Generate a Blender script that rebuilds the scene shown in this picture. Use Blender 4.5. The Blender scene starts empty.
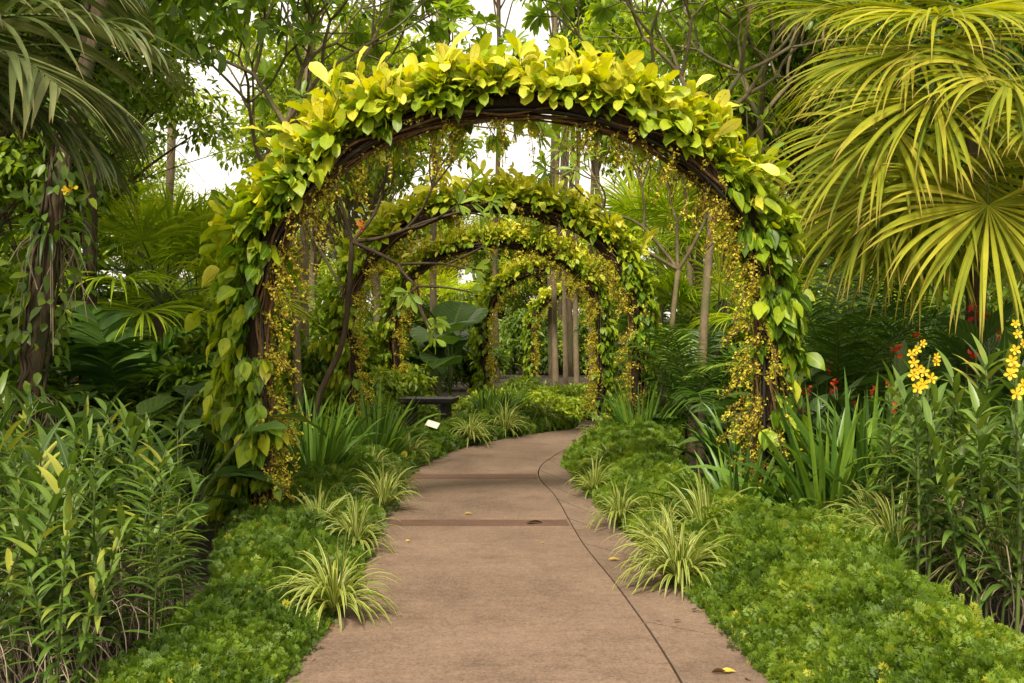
import bpy, math
import numpy as np

# ------------------------------------------------------------------ camera, sky, sun, exposure
SC = bpy.context.scene
COL = SC.collection
F = 35.0 / 36.0 * 1024.0          # focal length in pixels
EYE, HOR = 1.6, 338.0
cam_d = bpy.data.cameras.new('camera')
cam_d.lens, cam_d.sensor_width = 35.0, 36.0
cam_d.shift_y = -(341.5 - HOR) / 1024.0
cam_d.clip_start, cam_d.clip_end = 0.05, 1000.0
cam = bpy.data.objects.new('camera', cam_d)
cam.location = (0, 0, EYE)
cam.rotation_euler = (math.pi / 2, 0, 0)
COL.objects.link(cam)
SC.camera = cam

SUN_EL, SUN_AZ = math.radians(50), math.radians(197)   # azimuth from north (+Y), clockwise
w = bpy.data.worlds.new('World')
SC.world = w
w.use_nodes = True
nt = w.node_tree
bg = nt.nodes['Background']
sky = nt.nodes.new('ShaderNodeTexSky')
sky.sky_type = 'NISHITA'
sky.sun_disc = False
sky.sun_elevation = SUN_EL
sky.sun_rotation = SUN_AZ
sky.air_density, sky.dust_density = 1.0, 5.0
mixw = nt.nodes.new('ShaderNodeMix')
mixw.data_type = 'RGBA'
mixw.inputs[0].default_value = 0.82                      # a high, even cloud layer
mixw.inputs[7].default_value = (10.4, 9.4, 7.9, 1)
nt.links.new(sky.outputs[0], mixw.inputs[6])
nt.links.new(mixw.outputs[2], bg.inputs[0])
bg.inputs[1].default_value = 0.088

sun_d = bpy.data.lights.new('sun', 'SUN')
sun_d.energy, sun_d.angle, sun_d.color = 3.0, math.radians(10), (1.0, 0.90, 0.74)
sun = bpy.data.objects.new('sun', sun_d)
COL.objects.link(sun)
# light travels from the sun towards the ground
sun.rotation_euler = (math.pi / 2 - SUN_EL, 0, -SUN_AZ + math.pi)
sun.location = (0, 0, 30)

SC.view_settings.view_transform = 'Standard'
SC.view_settings.look = 'None'
SC.view_settings.exposure = 0.95
SC.view_settings.gamma = 1.0
SC.render.engine = 'CYCLES'
cy = SC.cycles
cy.max_bounces, cy.diffuse_bounces, cy.glossy_bounces, cy.transmission_bounces = 9, 7, 2, 4
cy.use_denoising = True
cy.use_adaptive_sampling = True
cy.adaptive_threshold = 0.02

# ------------------------------------------------------------------ helpers
Z3 = np.array([0.0, 0.0, 1.0])
def X_at(px, d): return (px - 512.0) / F * d
def Z_at(py, d): return EYE + (HOR - py) / F * d
def D_at(py, z=0.0): return F * (EYE - z) / (py - HOR)
def P(px, py, d): return np.array([X_at(px, d), d, Z_at(py, d)])
def nrm(a): return a / np.maximum(np.linalg.norm(a, axis=-1, keepdims=True), 1e-9)
def sstep(a, b, x):
    t = np.clip((x - a) / (b - a), 0, 1)
    return t * t * (3 - 2 * t)

class MB:
    """collects quads with per-point tint / across / along attributes"""
    def __init__(s):
        s.v, s.f, s.t, s.a, s.l, s.n = [], [], [], [], [], 0
    def add(s, v, f, t, a, l):
        v = np.asarray(v, dtype=np.float32).reshape(-1, 3)
        s.v.append(v)
        s.f.append(np.asarray(f, dtype=np.int32).reshape(-1, 4) + s.n)
        n = len(v)
        for lst, q in ((s.t, t), (s.a, a), (s.l, l)):
            lst.append(np.broadcast_to(np.asarray(q, dtype=np.float32), (n,)) if np.ndim(q) == 0 else np.asarray(q, dtype=np.float32).reshape(-1))
        s.n += n
    def mesh(s, name, mat, smooth=True):
        me = bpy.data.meshes.new(name)
        v = np.concatenate(s.v); f = np.concatenate(s.f)
        me.vertices.add(len(v)); me.vertices.foreach_set('co', v.ravel())
        me.loops.add(f.size); me.loops.foreach_set('vertex_index', f.ravel())
        me.polygons.add(len(f))
        me.polygons.foreach_set('loop_start', np.arange(0, f.size, 4, dtype=np.int32))
        me.polygons.foreach_set('loop_total', np.full(len(f), 4, dtype=np.int32))
        me.polygons.foreach_set('use_smooth', np.full(len(f), smooth))
        for nm, lst in (('tint', s.t), ('acr', s.a), ('aln', s.l)):
            at = me.attributes.new(nm, 'FLOAT', 'POINT')
            at.data.foreach_set('value', np.concatenate(lst))
        me.materials.append(mat)
        me.update(calc_edges=True)
        return me
    def build(s, name, mat, parent=None, smooth=True):
        o = bpy.data.objects.new(name, s.mesh(name, mat, smooth))
        COL.objects.link(o)
        if parent is not None: o.parent = parent
        return o

PROF = {
    'ovate':  ([0, .12, .3, .5, .75, .9, 1], [.15, .62, 1, .95, .55, .22, .0]),
    'petiol': ([0, .16, .2, .34, .5, .66, .84, 1], [.05, .06, .5, .95, 1, .8, .38, .0]),
    'spoon':  ([0, .1, .28, .5, .7, .86, .95, 1], [.08, .16, .5, .9, 1, .80, .46, .0]),
    'lance':  ([0, .1, .35, .7, 1], [.55, .85, 1, .62, .0]),
    'strap':  ([0, .2, .6, .85, 1], [.75, 1, .85, .45, .0]),
    'fan':    ([0, .36, .48, .72, .9, 1], [.02, .88, 1, .66, .24, .0]),
    'round':  ([0, .08, .25, .5, .75, .92, 1], [.35, .75, 1, .98, .75, .38, .0]),
}
def ribbons(mb, base, d, up, L, W, bend=0., prof='ovate', seg=4, fold=.2, tint=.5, bpow=0., wavy=0., rng=None):
    base = np.asarray(base, float).reshape(-1, 3); N = len(base)
    if N == 0: return
    bc = lambda q: np.broadcast_to(np.asarray(q, float), (N,)).copy()
    L, W, bend, tint = bc(L), bc(W), bc(bend), bc(tint)
    fold = bc(fold)[:, None]
    d = nrm(np.broadcast_to(np.asarray(d, float), (N, 3)).copy())
    up = np.broadcast_to(np.asarray(up, float), (N, 3))
    side = nrm(np.cross(d, up) + 1e-6)
    ts = np.linspace(0, 1, seg + 1)
    wt = np.interp(ts, *PROF[prof])
    pos = base.copy(); rows = []
    for i in range(seg + 1):
        sd = nrm(side - (side * d).sum(1, keepdims=True) * d)
        n = np.cross(sd, d)
        hw = (W * .5 * wt[i])[:, None]
        wv = 0
        if wavy and rng is not None:
            wv = n * (rng.normal(0, wavy, (N, 1)) * W[:, None])
        rows.append(np.stack([pos - sd * hw + n * hw * fold + wv, pos, pos + sd * hw + n * hw * fold - wv], 1))
        if i < seg:
            k = (bend / seg * ((i + 1) / seg * 2) ** bpow)[:, None]
            d = nrm(d - Z3 * k)
            pos = pos + d * (L / seg)[:, None]
    V = np.stack(rows, 1)                     # N, seg+1, 3, 3
    i = np.arange(seg)[:, None] * 3 + np.arange(2)[None]
    q = np.stack([i, i + 1, i + 4, i + 3], -1).reshape(-1, 4)
    fc = (np.arange(N) * (seg + 1) * 3)[:, None, None] + q[None]
    t = np.repeat(tint, (seg + 1) * 3)
    a = np.tile(np.array([1., 0., 1.]), N * (seg + 1))
    l = np.tile(np.repeat(ts, 3), N)
    mb.add(V, fc, t, a, l)

def petals(mb, base, d, up, L, W, tint=.5):
    """flat four-point petals or tiny leaflets"""
    base = np.asarray(base, float).reshape(-1, 3); N = len(base)
    bc = lambda q: np.broadcast_to(np.asarray(q, float), (N,))
    d = nrm(np.broadcast_to(d, (N, 3)).copy()); side = nrm(np.cross(d, np.broadcast_to(up, (N, 3))) + 1e-6)
    L, W = bc(L)[:, None], bc(W)[:, None]
    m = base + d * L * .45
    V = np.stack([base, m + side * W * .5, base + d * L, m - side * W * .5], 1)
    fc = np.arange(N * 4).reshape(N, 4)
    mb.add(V, fc, np.repeat(bc(tint), 4), np.tile(np.array([0., 1., .3, 1.]), N), np.tile(np.array([0., .5, 1., .5]), N))

def tube(mb, pts, r, k=6, tint=.5, cap=True):
    pts = np.asarray(pts, float); n = len(pts)
    r = np.broadcast_to(np.asarray(r, float), (n,)).copy()
    T = np.gradient(pts, axis=0); T = nrm(T)
    ref = np.array([0.31, 0.95, 0.05]) if abs(T[0] @ np.array([0.31, 0.95, 0.05])) < .9 else np.array([1., 0, 0.])
    s = nrm(np.cross(T, ref)); b = np.cross(T, s)
    if cap:
        pts = np.concatenate([pts, pts[-1:]]); s = np.concatenate([s, s[-1:]]); b = np.concatenate([b, b[-1:]])
        r = np.concatenate([r, [1e-4]]); n += 1
    an = np.linspace(0, 2 * np.pi, k, endpoint=False)
    ring = s[:, None] * np.cos(an)[None, :, None] + b[:, None] * np.sin(an)[None, :, None]
    V = pts[:, None] + ring * r[:, None, None]
    i = np.arange(n - 1)[:, None] * k; j = np.arange(k)[None]; j2 = (j + 1) % k
    fc = np.stack([i + j, i + j2, i + k + j2, i + k + j], -1)
    mb.add(V, fc, tint, .5, np.repeat(np.linspace(0, 1, n), k))

def spline(pts, n):
    """Catmull-Rom through pts"""
    p = np.asarray(pts, float)
    p = np.concatenate([2 * p[:1] - p[1:2], p, 2 * p[-1:] - p[-2:-1]])
    m = len(p) - 3
    t = np.linspace(0, m - 1e-6, n); i = t.astype(int); u = (t - i)[:, None]
    a, b, c, e = p[i], p[i + 1], p[i + 2], p[i + 3]
    return .5 * ((2 * b) + (c - a) * u + (2 * a - 5 * b + 4 * c - e) * u ** 2 + (3 * b - a - 3 * c + e) * u ** 3)

def box(mb, lo, hi, tint=.5):
    (a, b, c), (d, e, f) = lo, hi
    V = [(a, b, c), (d, b, c), (d, e, c), (a, e, c), (a, b, f), (d, b, f), (d, e, f), (a, e, f)]
    mb.add(V, [(0, 3, 2, 1), (4, 5, 6, 7), (0, 1, 5, 4), (1, 2, 6, 5), (2, 3, 7, 6), (3, 0, 4, 7)], tint, .5, .5)

def rdir(rng, n):
    return nrm(rng.normal(0, 1, (n, 3)))

# ---- objects
def tag(o, label=None, cat=None, group=None, kind=None):
    if label: o['label'] = label
    if cat: o['category'] = cat
    if group: o['group'] = group
    if kind: o['kind'] = kind
    return o
def place(o, loc, rz=0., sc=1., tilt=(0., 0.)):
    o.location = tuple(float(q) for q in loc); o.rotation_euler = (tilt[0], tilt[1], rz)
    o.scale = (sc, sc, sc) if np.ndim(sc) == 0 else tuple(sc)
def empty(name, loc=(0, 0, 0), rz=0., sc=1.):
    o = bpy.data.objects.new(name, None); COL.objects.link(o)
    o.empty_display_size = .2
    place(o, loc, rz, sc)
    return o
def dup(root, name=None):
    c = root.copy(); COL.objects.link(c)
    for ch in list(root.children):
        k = ch.copy(); COL.objects.link(k); k.parent = c
        for g in list(ch.children):
            m = g.copy(); COL.objects.link(m); m.parent = k
    return c
USED = set()
def use(proto):
    """the prototype itself the first time, a copy of it afterwards"""
    if proto.name not in USED:
        USED.add(proto.name); return proto
    return dup(proto)
def drop_unused(protos):
    for p in protos:
        if p.name not in USED:
            for c in list(p.children): bpy.data.objects.remove(c)
            bpy.data.objects.remove(p)
ORD = 'first second third fourth fifth sixth seventh eighth ninth tenth eleventh twelfth thirteenth fourteenth fifteenth sixteenth seventeenth eighteenth nineteenth twentieth'.split()

# ------------------------------------------------------------------ materials
def new_mat(name):
    m = bpy.data.materials.new(name); m.use_nodes = True
    n = m.node_tree.nodes; n.clear()
    out = n.new('ShaderNodeOutputMaterial')
    return m, n, m.node_tree.links, out
def ramp_node(n, stops):
    r = n.new('ShaderNodeValToRGB')
    e = r.color_ramp.elements
    while len(e) < len(stops): e.new(.5)
    for k, (p, c) in enumerate(stops):
        e[k].position = p; e[k].color = (*c, 1)
    return r
GAIN = {'tree_leaf': 1.75, 'pale_tree_leaf': 1.5, 'shrub_leaf': 1.55, 'feather_leaf': 1.6, 'broad_leaf': 1.45, 'strap_leaf': 1.5, 'frond_leaf': 1.25, 'rosette_leaf': 1.6}
def leaf_mat(name, stops, trans=.3, rough=.45, vein=None, edge=None, objvar=.12, spec=.4, tip=None, ribs=0., blot=0.):
    g_ = GAIN.get(name, 1.); stops = [(p_, tuple(min(q * g_, .8) for q in c_)) for p_, c_ in stops]
    m, n, l, out = new_mat(name)
    at = n.new('ShaderNodeAttribute'); at.attribute_name = 'tint'
    oi = n.new('ShaderNodeObjectInfo')
    ma = n.new('ShaderNodeMath'); ma.operation = 'MULTIPLY_ADD'
    l.new(oi.outputs['Random'], ma.inputs[0]); ma.inputs[1].default_value = objvar * 2
    ad = n.new('ShaderNodeMath'); ad.operation = 'SUBTRACT'
    l.new(at.outputs['Fac'], ad.inputs[0]); ad.inputs[1].default_value = objvar
    l.new(ad.outputs[0], ma.inputs[2])
    tc = n.new('ShaderNodeTexCoord')
    nz = n.new('ShaderNodeTexNoise'); nz.inputs['Scale'].default_value = 9.; nz.inputs['Detail'].default_value = 3
    l.new(tc.outputs['Object'], nz.inputs['Vector'])
    mb2 = n.new('ShaderNodeMath'); mb2.operation = 'MULTIPLY_ADD'
    l.new(nz.outputs['Fac'], mb2.inputs[0]); mb2.inputs[1].default_value = .3
    mc = n.new('ShaderNodeMath'); mc.operation = 'SUBTRACT'
    l.new(ma.outputs[0], mc.inputs[0]); mc.inputs[1].default_value = .15
    l.new(mc.outputs[0], mb2.inputs[2])
    r = ramp_node(n, stops); l.new(mb2.outputs[0], r.inputs[0])
    col = r.outputs[0]
    ac = n.new('ShaderNodeAttribute'); ac.attribute_name = 'acr'
    al = n.new('ShaderNodeAttribute'); al.attribute_name = 'aln'
    def mixc(col, fac_socket, c):
        mx = n.new('ShaderNodeMix'); mx.data_type = 'RGBA'
        l.new(fac_socket, mx.inputs[0]); l.new(col, mx.inputs[6]); mx.inputs[7].default_value = (*c, 1)
        return mx.outputs[2]
    def mr(sock, a, b, hi):
        q = n.new('ShaderNodeMapRange'); q.clamp = True
        l.new(sock, q.inputs[0]); q.inputs[1].default_value = a; q.inputs[2].default_value = b
        q.inputs[3].default_value = 0; q.inputs[4].default_value = hi
        return q.outputs[0]
    if vein: col = mixc(col, mr(ac.outputs['Fac'], vein[1], 0., .75), vein[0])
    if edge: col = mixc(col, mr(ac.outputs['Fac'], edge[1], edge[1] + .22, .95), edge[0])
    if tip: col = mixc(col, mr(al.outputs['Fac'], .78, 1., .8), tip)
    if blot:
        n3 = n.new('ShaderNodeTexNoise'); n3.inputs['Scale'].default_value = 38.; n3.inputs['Detail'].default_value = 5
        l.new(tc.outputs['Object'], n3.inputs['Vector'])
        col = mixc(col, mr(n3.outputs['Fac'], .63, .70, blot), (.16, .10, .02))
    p = n.new('ShaderNodeBsdfPrincipled')
    l.new(col, p.inputs['Base Color'])
    p.inputs['Roughness'].default_value = rough
    p.inputs['Specular IOR Level'].default_value = spec
    if ribs:
        # side veins: chevrons along the blade
        mm = n.new('ShaderNodeMath'); mm.operation = 'MULTIPLY_ADD'
        l.new(al.outputs['Fac'], mm.inputs[0]); mm.inputs[1].default_value = ribs
        m3 = n.new('ShaderNodeMath'); m3.operation = 'MULTIPLY'; m3.inputs[1].default_value = -ribs * .25
        l.new(ac.outputs['Fac'], m3.inputs[0]); l.new(m3.outputs[0], mm.inputs[2])
        sn = n.new('ShaderNodeMath'); sn.operation = 'SINE'; l.new(mm.outputs[0], sn.inputs[0])
        bp = n.new('ShaderNodeBump'); bp.inputs['Strength'].default_value = .35; bp.inputs['Distance'].default_value = .02
        l.new(sn.outputs[0], bp.inputs['Height']); l.new(bp.outputs[0], p.inputs['Normal'])
    t = n.new('ShaderNodeBsdfTranslucent')
    hs = n.new('ShaderNodeHueSaturation'); hs.inputs['Hue'].default_value = .495; hs.inputs['Saturation'].default_value = 1.1; hs.inputs['Value'].default_value = 1.65 if name in ('tree_leaf', 'pale_tree_leaf', 'rosette_leaf', 'lime_fan_leaf') else 1.35
    l.new(col, hs.inputs['Color']); l.new(hs.outputs[0], t.inputs[0])
    mx = n.new('ShaderNodeMixShader'); mx.inputs[0].default_value = trans
    l.new(p.outputs[0], mx.inputs[1]); l.new(t.outputs[0], mx.inputs[2]); l.new(mx.outputs[0], out.inputs[0])
    return m
def bark_mat(name, c1, c2, scale=8., stretch=.25, bump=.6, rough=.85, c3=None):
    m, n, l, out = new_mat(name)
    tc = n.new('ShaderNodeTexCoord'); mp = n.new('ShaderNodeMapping')
    mp.inputs['Scale'].default_value = (1, 1, stretch)
    l.new(tc.outputs['Object'], mp.inputs[0])
    nz = n.new('ShaderNodeTexNoise'); nz.inputs['Scale'].default_value = scale; nz.inputs['Detail'].default_value = 8; nz.inputs['Roughness'].default_value = .7
    l.new(mp.outputs[0], nz.inputs['Vector'])
    r = ramp_node(n, [(.3, c1), (.7, c2)]); l.new(nz.outputs['Fac'], r.inputs[0])
    col = r.outputs[0]
    if c3:
        n2 = n.new('ShaderNodeTexNoise'); n2.inputs['Scale'].default_value = scale * .3; n2.inputs['Detail'].default_value = 5
        l.new(tc.outputs['Object'], n2.inputs['Vector'])
        r2 = ramp_node(n, [(.5, (0, 0, 0)), (.62, (1, 1, 1))]); l.new(n2.outputs['Fac'], r2.inputs[0])
        mx = n.new('ShaderNodeMix'); mx.data_type = 'RGBA'; l.new(r2.outputs[0], mx.inputs[0]); l.new(col, mx.inputs[6]); mx.inputs[7].default_value = (*c3, 1)
        col = mx.outputs[2]
    p = n.new('ShaderNodeBsdfPrincipled'); l.new(col, p.inputs['Base Color']); p.inputs['Roughness'].default_value = rough
    p.inputs['Specular IOR Level'].default_value = .25
    b = n.new('ShaderNodeBump'); b.inputs['Strength'].default_value = bump; b.inputs['Distance'].default_value = .03
    l.new(nz.outputs['Fac'], b.inputs['Height']); l.new(b.outputs[0], p.inputs['Normal'])
    l.new(p.outputs[0], out.inputs[0])
    return m

M = {}
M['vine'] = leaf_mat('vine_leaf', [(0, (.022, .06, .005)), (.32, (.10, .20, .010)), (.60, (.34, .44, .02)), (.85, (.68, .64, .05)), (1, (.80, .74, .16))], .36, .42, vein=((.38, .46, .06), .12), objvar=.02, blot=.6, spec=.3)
M['gold'] = leaf_mat('gold_blossom', [(0, (.20, .17, .010)), (.45, (.58, .50, .022)), (1, (.82, .76, .10))], .3, .5, objvar=.02)
M['reed'] = leaf_mat('reed_leaf', [(0, (.022, .05, .010)), (.4, (.060, .125, .016)), (.75, (.14, .22, .028)), (1, (.36, .36, .05))], .25, .38, vein=((.20, .26, .07), .15), objvar=.1)
M['spider'] = leaf_mat('variegated_leaf', [(0, (.05, .11, .012)), (.5, (.11, .20, .02)), (1, (.24, .33, .03))], .3, .4, edge=((.58, .54, .17), .55), objvar=.08)
M['strap'] = leaf_mat('strap_leaf', [(0, (.02, .05, .008)), (.5, (.07, .14, .016)), (1, (.20, .29, .03))], .3, .35, vein=((.08, .15, .03), .15), objvar=.12)
M['cover'] = leaf_mat('lacy_leaf', [(0, (.02, .042, .004)), (.35, (.072, .135, .009)), (.7, (.17, .265, .016)), (1, (.42, .40, .04))], .34, .55, objvar=0)
M['fan'] = leaf_mat('fan_leaf', [(0, (.05, .095, .010)), (.4, (.17, .22, .016)), (.8, (.36, .37, .028)), (1, (.52, .46, .06))], .38, .55, vein=((.36, .38, .05), .2), objvar=.06, spec=.1, blot=.35, tip=(.40, .27, .08))
M['limefan'] = leaf_mat('lime_fan_leaf', [(0, (.07, .14, .012)), (.4, (.20, .32, .02)), (.8, (.42, .52, .035)), (1, (.58, .60, .06))], .45, .5, vein=((.4, .48, .05), .2), objvar=.06, spec=.25)
M['frond'] = leaf_mat('frond_leaf', [(0, (.018, .036, .008)), (.5, (.06, .09, .02)), (1, (.20, .22, .08))], .22, .45, vein=((.2, .22, .08), .15), objvar=.1, spec=.3, tip=(.20, .13, .05), blot=.4)
M['palmgreen'] = leaf_mat('feather_leaf', [(0, (.012, .035, .005)), (.5, (.04, .085, .010)), (1, (.13, .2, .02))], .22, .4, objvar=.1)
M['tree1'] = leaf_mat('tree_leaf', [(0, (.02, .045, .005)), (.45, (.075, .125, .011)), (.8, (.18, .25, .02)), (1, (.34, .38, .035))], .4, .42, objvar=.1)
M['tree2'] = leaf_mat('pale_tree_leaf', [(0, (.05, .085, .009)), (.45, (.16, .22, .018)), (.8, (.30, .35, .03)), (1, (.48, .47, .06))], .42, .42, objvar=.1)
M['plum'] = leaf_mat('rosette_leaf', [(0, (.045, .09, .012)), (.5, (.14, .21, .022)), (1, (.32, .39, .04))], .42, .38, vein=((.25, .32, .08), .14), objvar=.05)
M['broad'] = leaf_mat('broad_leaf', [(0, (.016, .042, .008)), (.5, (.055, .105, .018)), (1, (.15, .22, .035))], .22, .33, vein=((.13, .2, .05), .08), objvar=.12, ribs=70.)
M['ear'] = leaf_mat('ear_leaf', [(0, (.05, .11, .02)), (.5, (.15, .27, .045)), (1, (.27, .40, .09))], .4, .38, vein=((.28, .36, .12), .07), objvar=.1, ribs=60.)
M['shrub'] = leaf_mat('shrub_leaf', [(0, (.022, .05, .005)), (.45, (.085, .14, .011)), (.8, (.20, .26, .02)), (1, (.36, .38, .035))], .38, .42, objvar=.16)
M['red'] = leaf_mat('red_petal', [(0, (.45, .02, .01)), (1, (.75, .09, .02))], .3, .45, objvar=0)
M['yellow'] = leaf_mat('yellow_petal', [(0, (.50, .25, .008)), (.6, (.78, .56, .02)), (1, (.82, .66, .06))], .25, .45, objvar=0)
M['dry'] = leaf_mat('dry_leaf', [(0, (.08, .045, .02)), (.5, (.22, .13, .04)), (1, (.55, .40, .05))], .15, .6, objvar=0)
M['stemgreen'] = leaf_mat('green_stem', [(0, (.05, .08, .015)), (1, (.12, .17, .03))], .05, .5, objvar=.05)
M['bark'] = bark_mat('grey_bark', (.03, .021, .012), (.15, .105, .058), 12, .2, .9, c3=(.05, .065, .022))
M['barkpale'] = bark_mat('pale_bark', (.11, .085, .05), (.27, .21, .13), 7, .6, .5)
M['barkdark'] = bark_mat('dark_bark', (.025, .018, .01), (.085, .06, .033), 9, .25, .8)
M['plumbark'] = bark_mat('smooth_bark', (.10, .075, .04), (.24, .19, .11), 14, .6, .4, c3=(.13, .13, .06))
M['vinestem'] = bark_mat('vine_stem', (.05, .026, .010), (.20, .115, .048), 25, .3, .5)
M['fibre'] = bark_mat('fibre', (.010, .007, .004), (.045, .027, .012), 30, .3, 1.0)
M['root'] = bark_mat('aerial_root', (.14, .11, .07), (.40, .33, .22), 20, .4, .3)
M['metal'] = bark_mat('dark_metal', (.012, .011, .010), (.03, .026, .022), 20, 1, .1, .5)
M['slab'] = bark_mat('slab_top', (.020, .017, .018), (.05, .042, .042), 14, 1, .2, .45)
M['plate'] = bark_mat('plate', (.62, .60, .50), (.75, .72, .62), 20, 1, .05, .4)

def soil_mat():
    m, n, l, out = new_mat('soil')
    tc = n.new('ShaderNodeTexCoord')
    nz = n.new('ShaderNodeTexNoise'); nz.inputs['Scale'].default_value = 14; nz.inputs['Detail'].default_value = 10; nz.inputs['Roughness'].default_value = .75
    l.new(tc.outputs['Object'], nz.inputs['Vector'])
    r = ramp_node(n, [(.32, (.012, .009, .005)), (.55, (.045, .028, .015)), (.75, (.11, .075, .04))]); l.new(nz.outputs['Fac'], r.inputs[0])
    p = n.new('ShaderNodeBsdfPrincipled'); l.new(r.outputs[0], p.inputs['Base Color']); p.inputs['Roughness'].default_value = .95
    b = n.new('ShaderNodeBump'); b.inputs['Strength'].default_value = 1; b.inputs['Distance'].default_value = .04
    l.new(nz.outputs['Fac'], b.inputs['Height']); l.new(b.outputs[0], p.inputs['Normal']); l.new(p.outputs[0], out.inputs[0])
    return m
def path_mat(name, base, dark, light, seed=0.):
    m, n, l, out = new_mat(name)
    tc = n.new('ShaderNodeTexCoord')
    def noise(sc, det, rough, vec=None, st=None):
        q = n.new('ShaderNodeTexNoise'); q.inputs['Scale'].default_value = sc; q.inputs['Detail'].default_value = det; q.inputs['Roughness'].default_value = rough
        mp = n.new('ShaderNodeMapping'); mp.inputs['Location'].default_value = (seed, seed * .7, 0)
        if st: mp.inputs['Scale'].default_value = st
        l.new(tc.outputs['Object'], mp.inputs[0]); l.new(mp.outputs[0], q.inputs['Vector'])
        return q.outputs['Fac']
    big = noise(.9, 6, .62); fine = noise(60, 6, .9); mid = noise(22, 8, .8); br = noise(7, 6, .7, st=(.45, 2.4, 1))
    def mth(op, a, b):
        q = n.new('ShaderNodeMath'); q.operation = op
        for i, s in enumerate((a, b)):
            if isinstance(s, float): q.inputs[i].default_value = s
            else: l.new(s, q.inputs[i])
        return q.outputs[0]
    tot = mth('ADD', mth('MULTIPLY', big, .20), mth('ADD', mth('MULTIPLY', fine, .50), mth('ADD', mth('MULTIPLY', mid, .20), mth('MULTIPLY', br, .10))))
    r = ramp_node(n, [(.41, dark), (.5, base), (.59, light)]); l.new(tot, r.inputs[0])
    vo = n.new('ShaderNodeTexVoronoi'); vo.inputs['Scale'].default_value = 42
    l.new(tc.outputs['Object'], vo.inputs['Vector'])
    sp = ramp_node(n, [(.08, (.40, .38, .36)), (.24, (1, 1, 1))]); l.new(vo.outputs['Distance'], sp.inputs[0])
    mx = n.new('ShaderNodeMix'); mx.data_type = 'RGBA'; mx.blend_type = 'MULTIPLY'; mx.inputs[0].default_value = .55
    l.new(r.outputs[0], mx.inputs[6]); l.new(sp.outputs[0], mx.inputs[7])
    st = noise(2.2, 7, .7)
    sr = ramp_node(n, [(.52, (1, 1, 1)), (.70, (.70, .66, .63))]); l.new(st, sr.inputs[0])
    m2 = n.new('ShaderNodeMix'); m2.data_type = 'RGBA'; m2.blend_type = 'MULTIPLY'; m2.inputs[0].default_value = .75
    l.new(mx.outputs[2], m2.inputs[6]); l.new(sr.outputs[0], m2.inputs[7])
    p = n.new('ShaderNodeBsdfPrincipled'); l.new(m2.outputs[2], p.inputs['Base Color']); p.inputs['Roughness'].default_value = .82
    p.inputs['Specular IOR Level'].default_value = .3
    b = n.new('ShaderNodeBump'); b.inputs['Strength'].default_value = .5; b.inputs['Distance'].default_value = .004
    l.new(mth('ADD', fine, mth('MULTIPLY', vo.outputs['Distance'], .6)), b.inputs['Height']); l.new(b.outputs[0], p.inputs['Normal']); l.new(p.outputs[0], out.inputs[0])
    return m
M['soil'] = soil_mat()
M['path'] = path_mat('path_concrete', (.176, .118, .082), (.088, .058, .041), (.27, .187, .134))
M['band'] = path_mat('path_band', (.115, .062, .042), (.075, .042, .029), (.16, .09, .062), 3.)
M['border'] = path_mat('border_concrete', (.165, .112, .078), (.09, .06, .042), (.255, .178, .127), 7.)

# ------------------------------------------------------------------ ground and path
mb = MB()
rng = np.random.default_rng(1)
gx = np.concatenate([np.linspace(-160, -12, 12), np.linspace(-11, 11, 90), np.linspace(12, 160, 12)])
gy = np.concatenate([np.linspace(-60, -2, 8), np.linspace(-1, 30, 120), np.linspace(31, 200, 14)])
GX, GY = np.meshgrid(gx, gy)
GZ = (np.sin(GX * 3.1 + GY * 1.3) * np.sin(GY * 2.7 - GX) * .012 - .025)
V = np.stack([GX, GY, GZ], -1)
ny, nx = GX.shape
i = np.arange(ny - 1)[:, None] * nx + np.arange(nx - 1)[None]
mb.add(V, np.stack([i, i + 1, i + nx + 1, i + nx], -1), .5, .5, .5)
tag(mb.build('ground', M['soil']), kind='structure')

LE = np.array([(-1.02, -4), (-1.06, 2), (-1.05, 4.6), (-1.03, 5.4), (-1.02, 6.2), (-1.10, 7.5), (-1.17, 8.7), (-1.19, 10), (-1.22, 11), (-1.20, 12), (-.98, 13.4), (-.58, 14.8), (.05, 16.0), (.75, 17.0), (1.8, 17.9), (3.4, 18.6), (5.6, 19.0), (8.2, 19.1)])
RE = np.array([(1.25, -4), (1.25, 2), (1.2, 4.6), (1.16, 5.6), (1.06, 7.0), (.93, 8.4), (.85, 9.6), (.78, 10.8), (.74, 12.0), (.80, 13.0), (.98, 13.8), (1.30, 14.6), (1.75, 15.3), (2.4, 15.9), (3.3, 16.4), (4.6, 16.8), (6.2, 17.0), (8.2, 17.05)])
JE = np.array([(.80, -4), (.80, 2), (.775, 4.6), (.68, 6.2), (.54, 7.75), (.435, 9.9), (.31, 11.2), (.36, 12.3), (.60, 13.5), (.86, 14.4), (1.25, 15.25), (1.8, 15.9), (2.45, 16.45), (3.35, 16.95), (4.6, 17.35), (5.8, 17.5), (7.0, 17.55), (8.2, 17.6)])
NP_ = 240
eL, eR, eJ = spline(LE, NP_), spline(RE, NP_), spline(JE, NP_)
XL = lambda y: np.interp(y, eL[:, 1], eL[:, 0])
XR = lambda y: np.interp(y, eR[:150, 1], eR[:150, 0])
def strip_slab(mb, a, b, z, zb=-.06):
    """slab between two edge lines with closed sides"""
    n = len(a)
    cols = [np.c_[a, np.full(n, zb)], np.c_[a, np.full(n, z)], np.c_[b, np.full(n, z)], np.c_[b, np.full(n, zb)]]
    V = np.stack(cols, 1)
    i = np.arange(n - 1)[:, None] * 4 + np.arange(3)[None]
    mb.add(V, np.stack([i, i + 1, i + 5, i + 4], -1), .5, .5, .5)
    mb.add(V[[0, -1]].reshape(-1, 3), [(0, 1, 2, 3), (4, 5, 6, 7)], .5, .5, .5)
mb = MB()
gapv = .012
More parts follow.
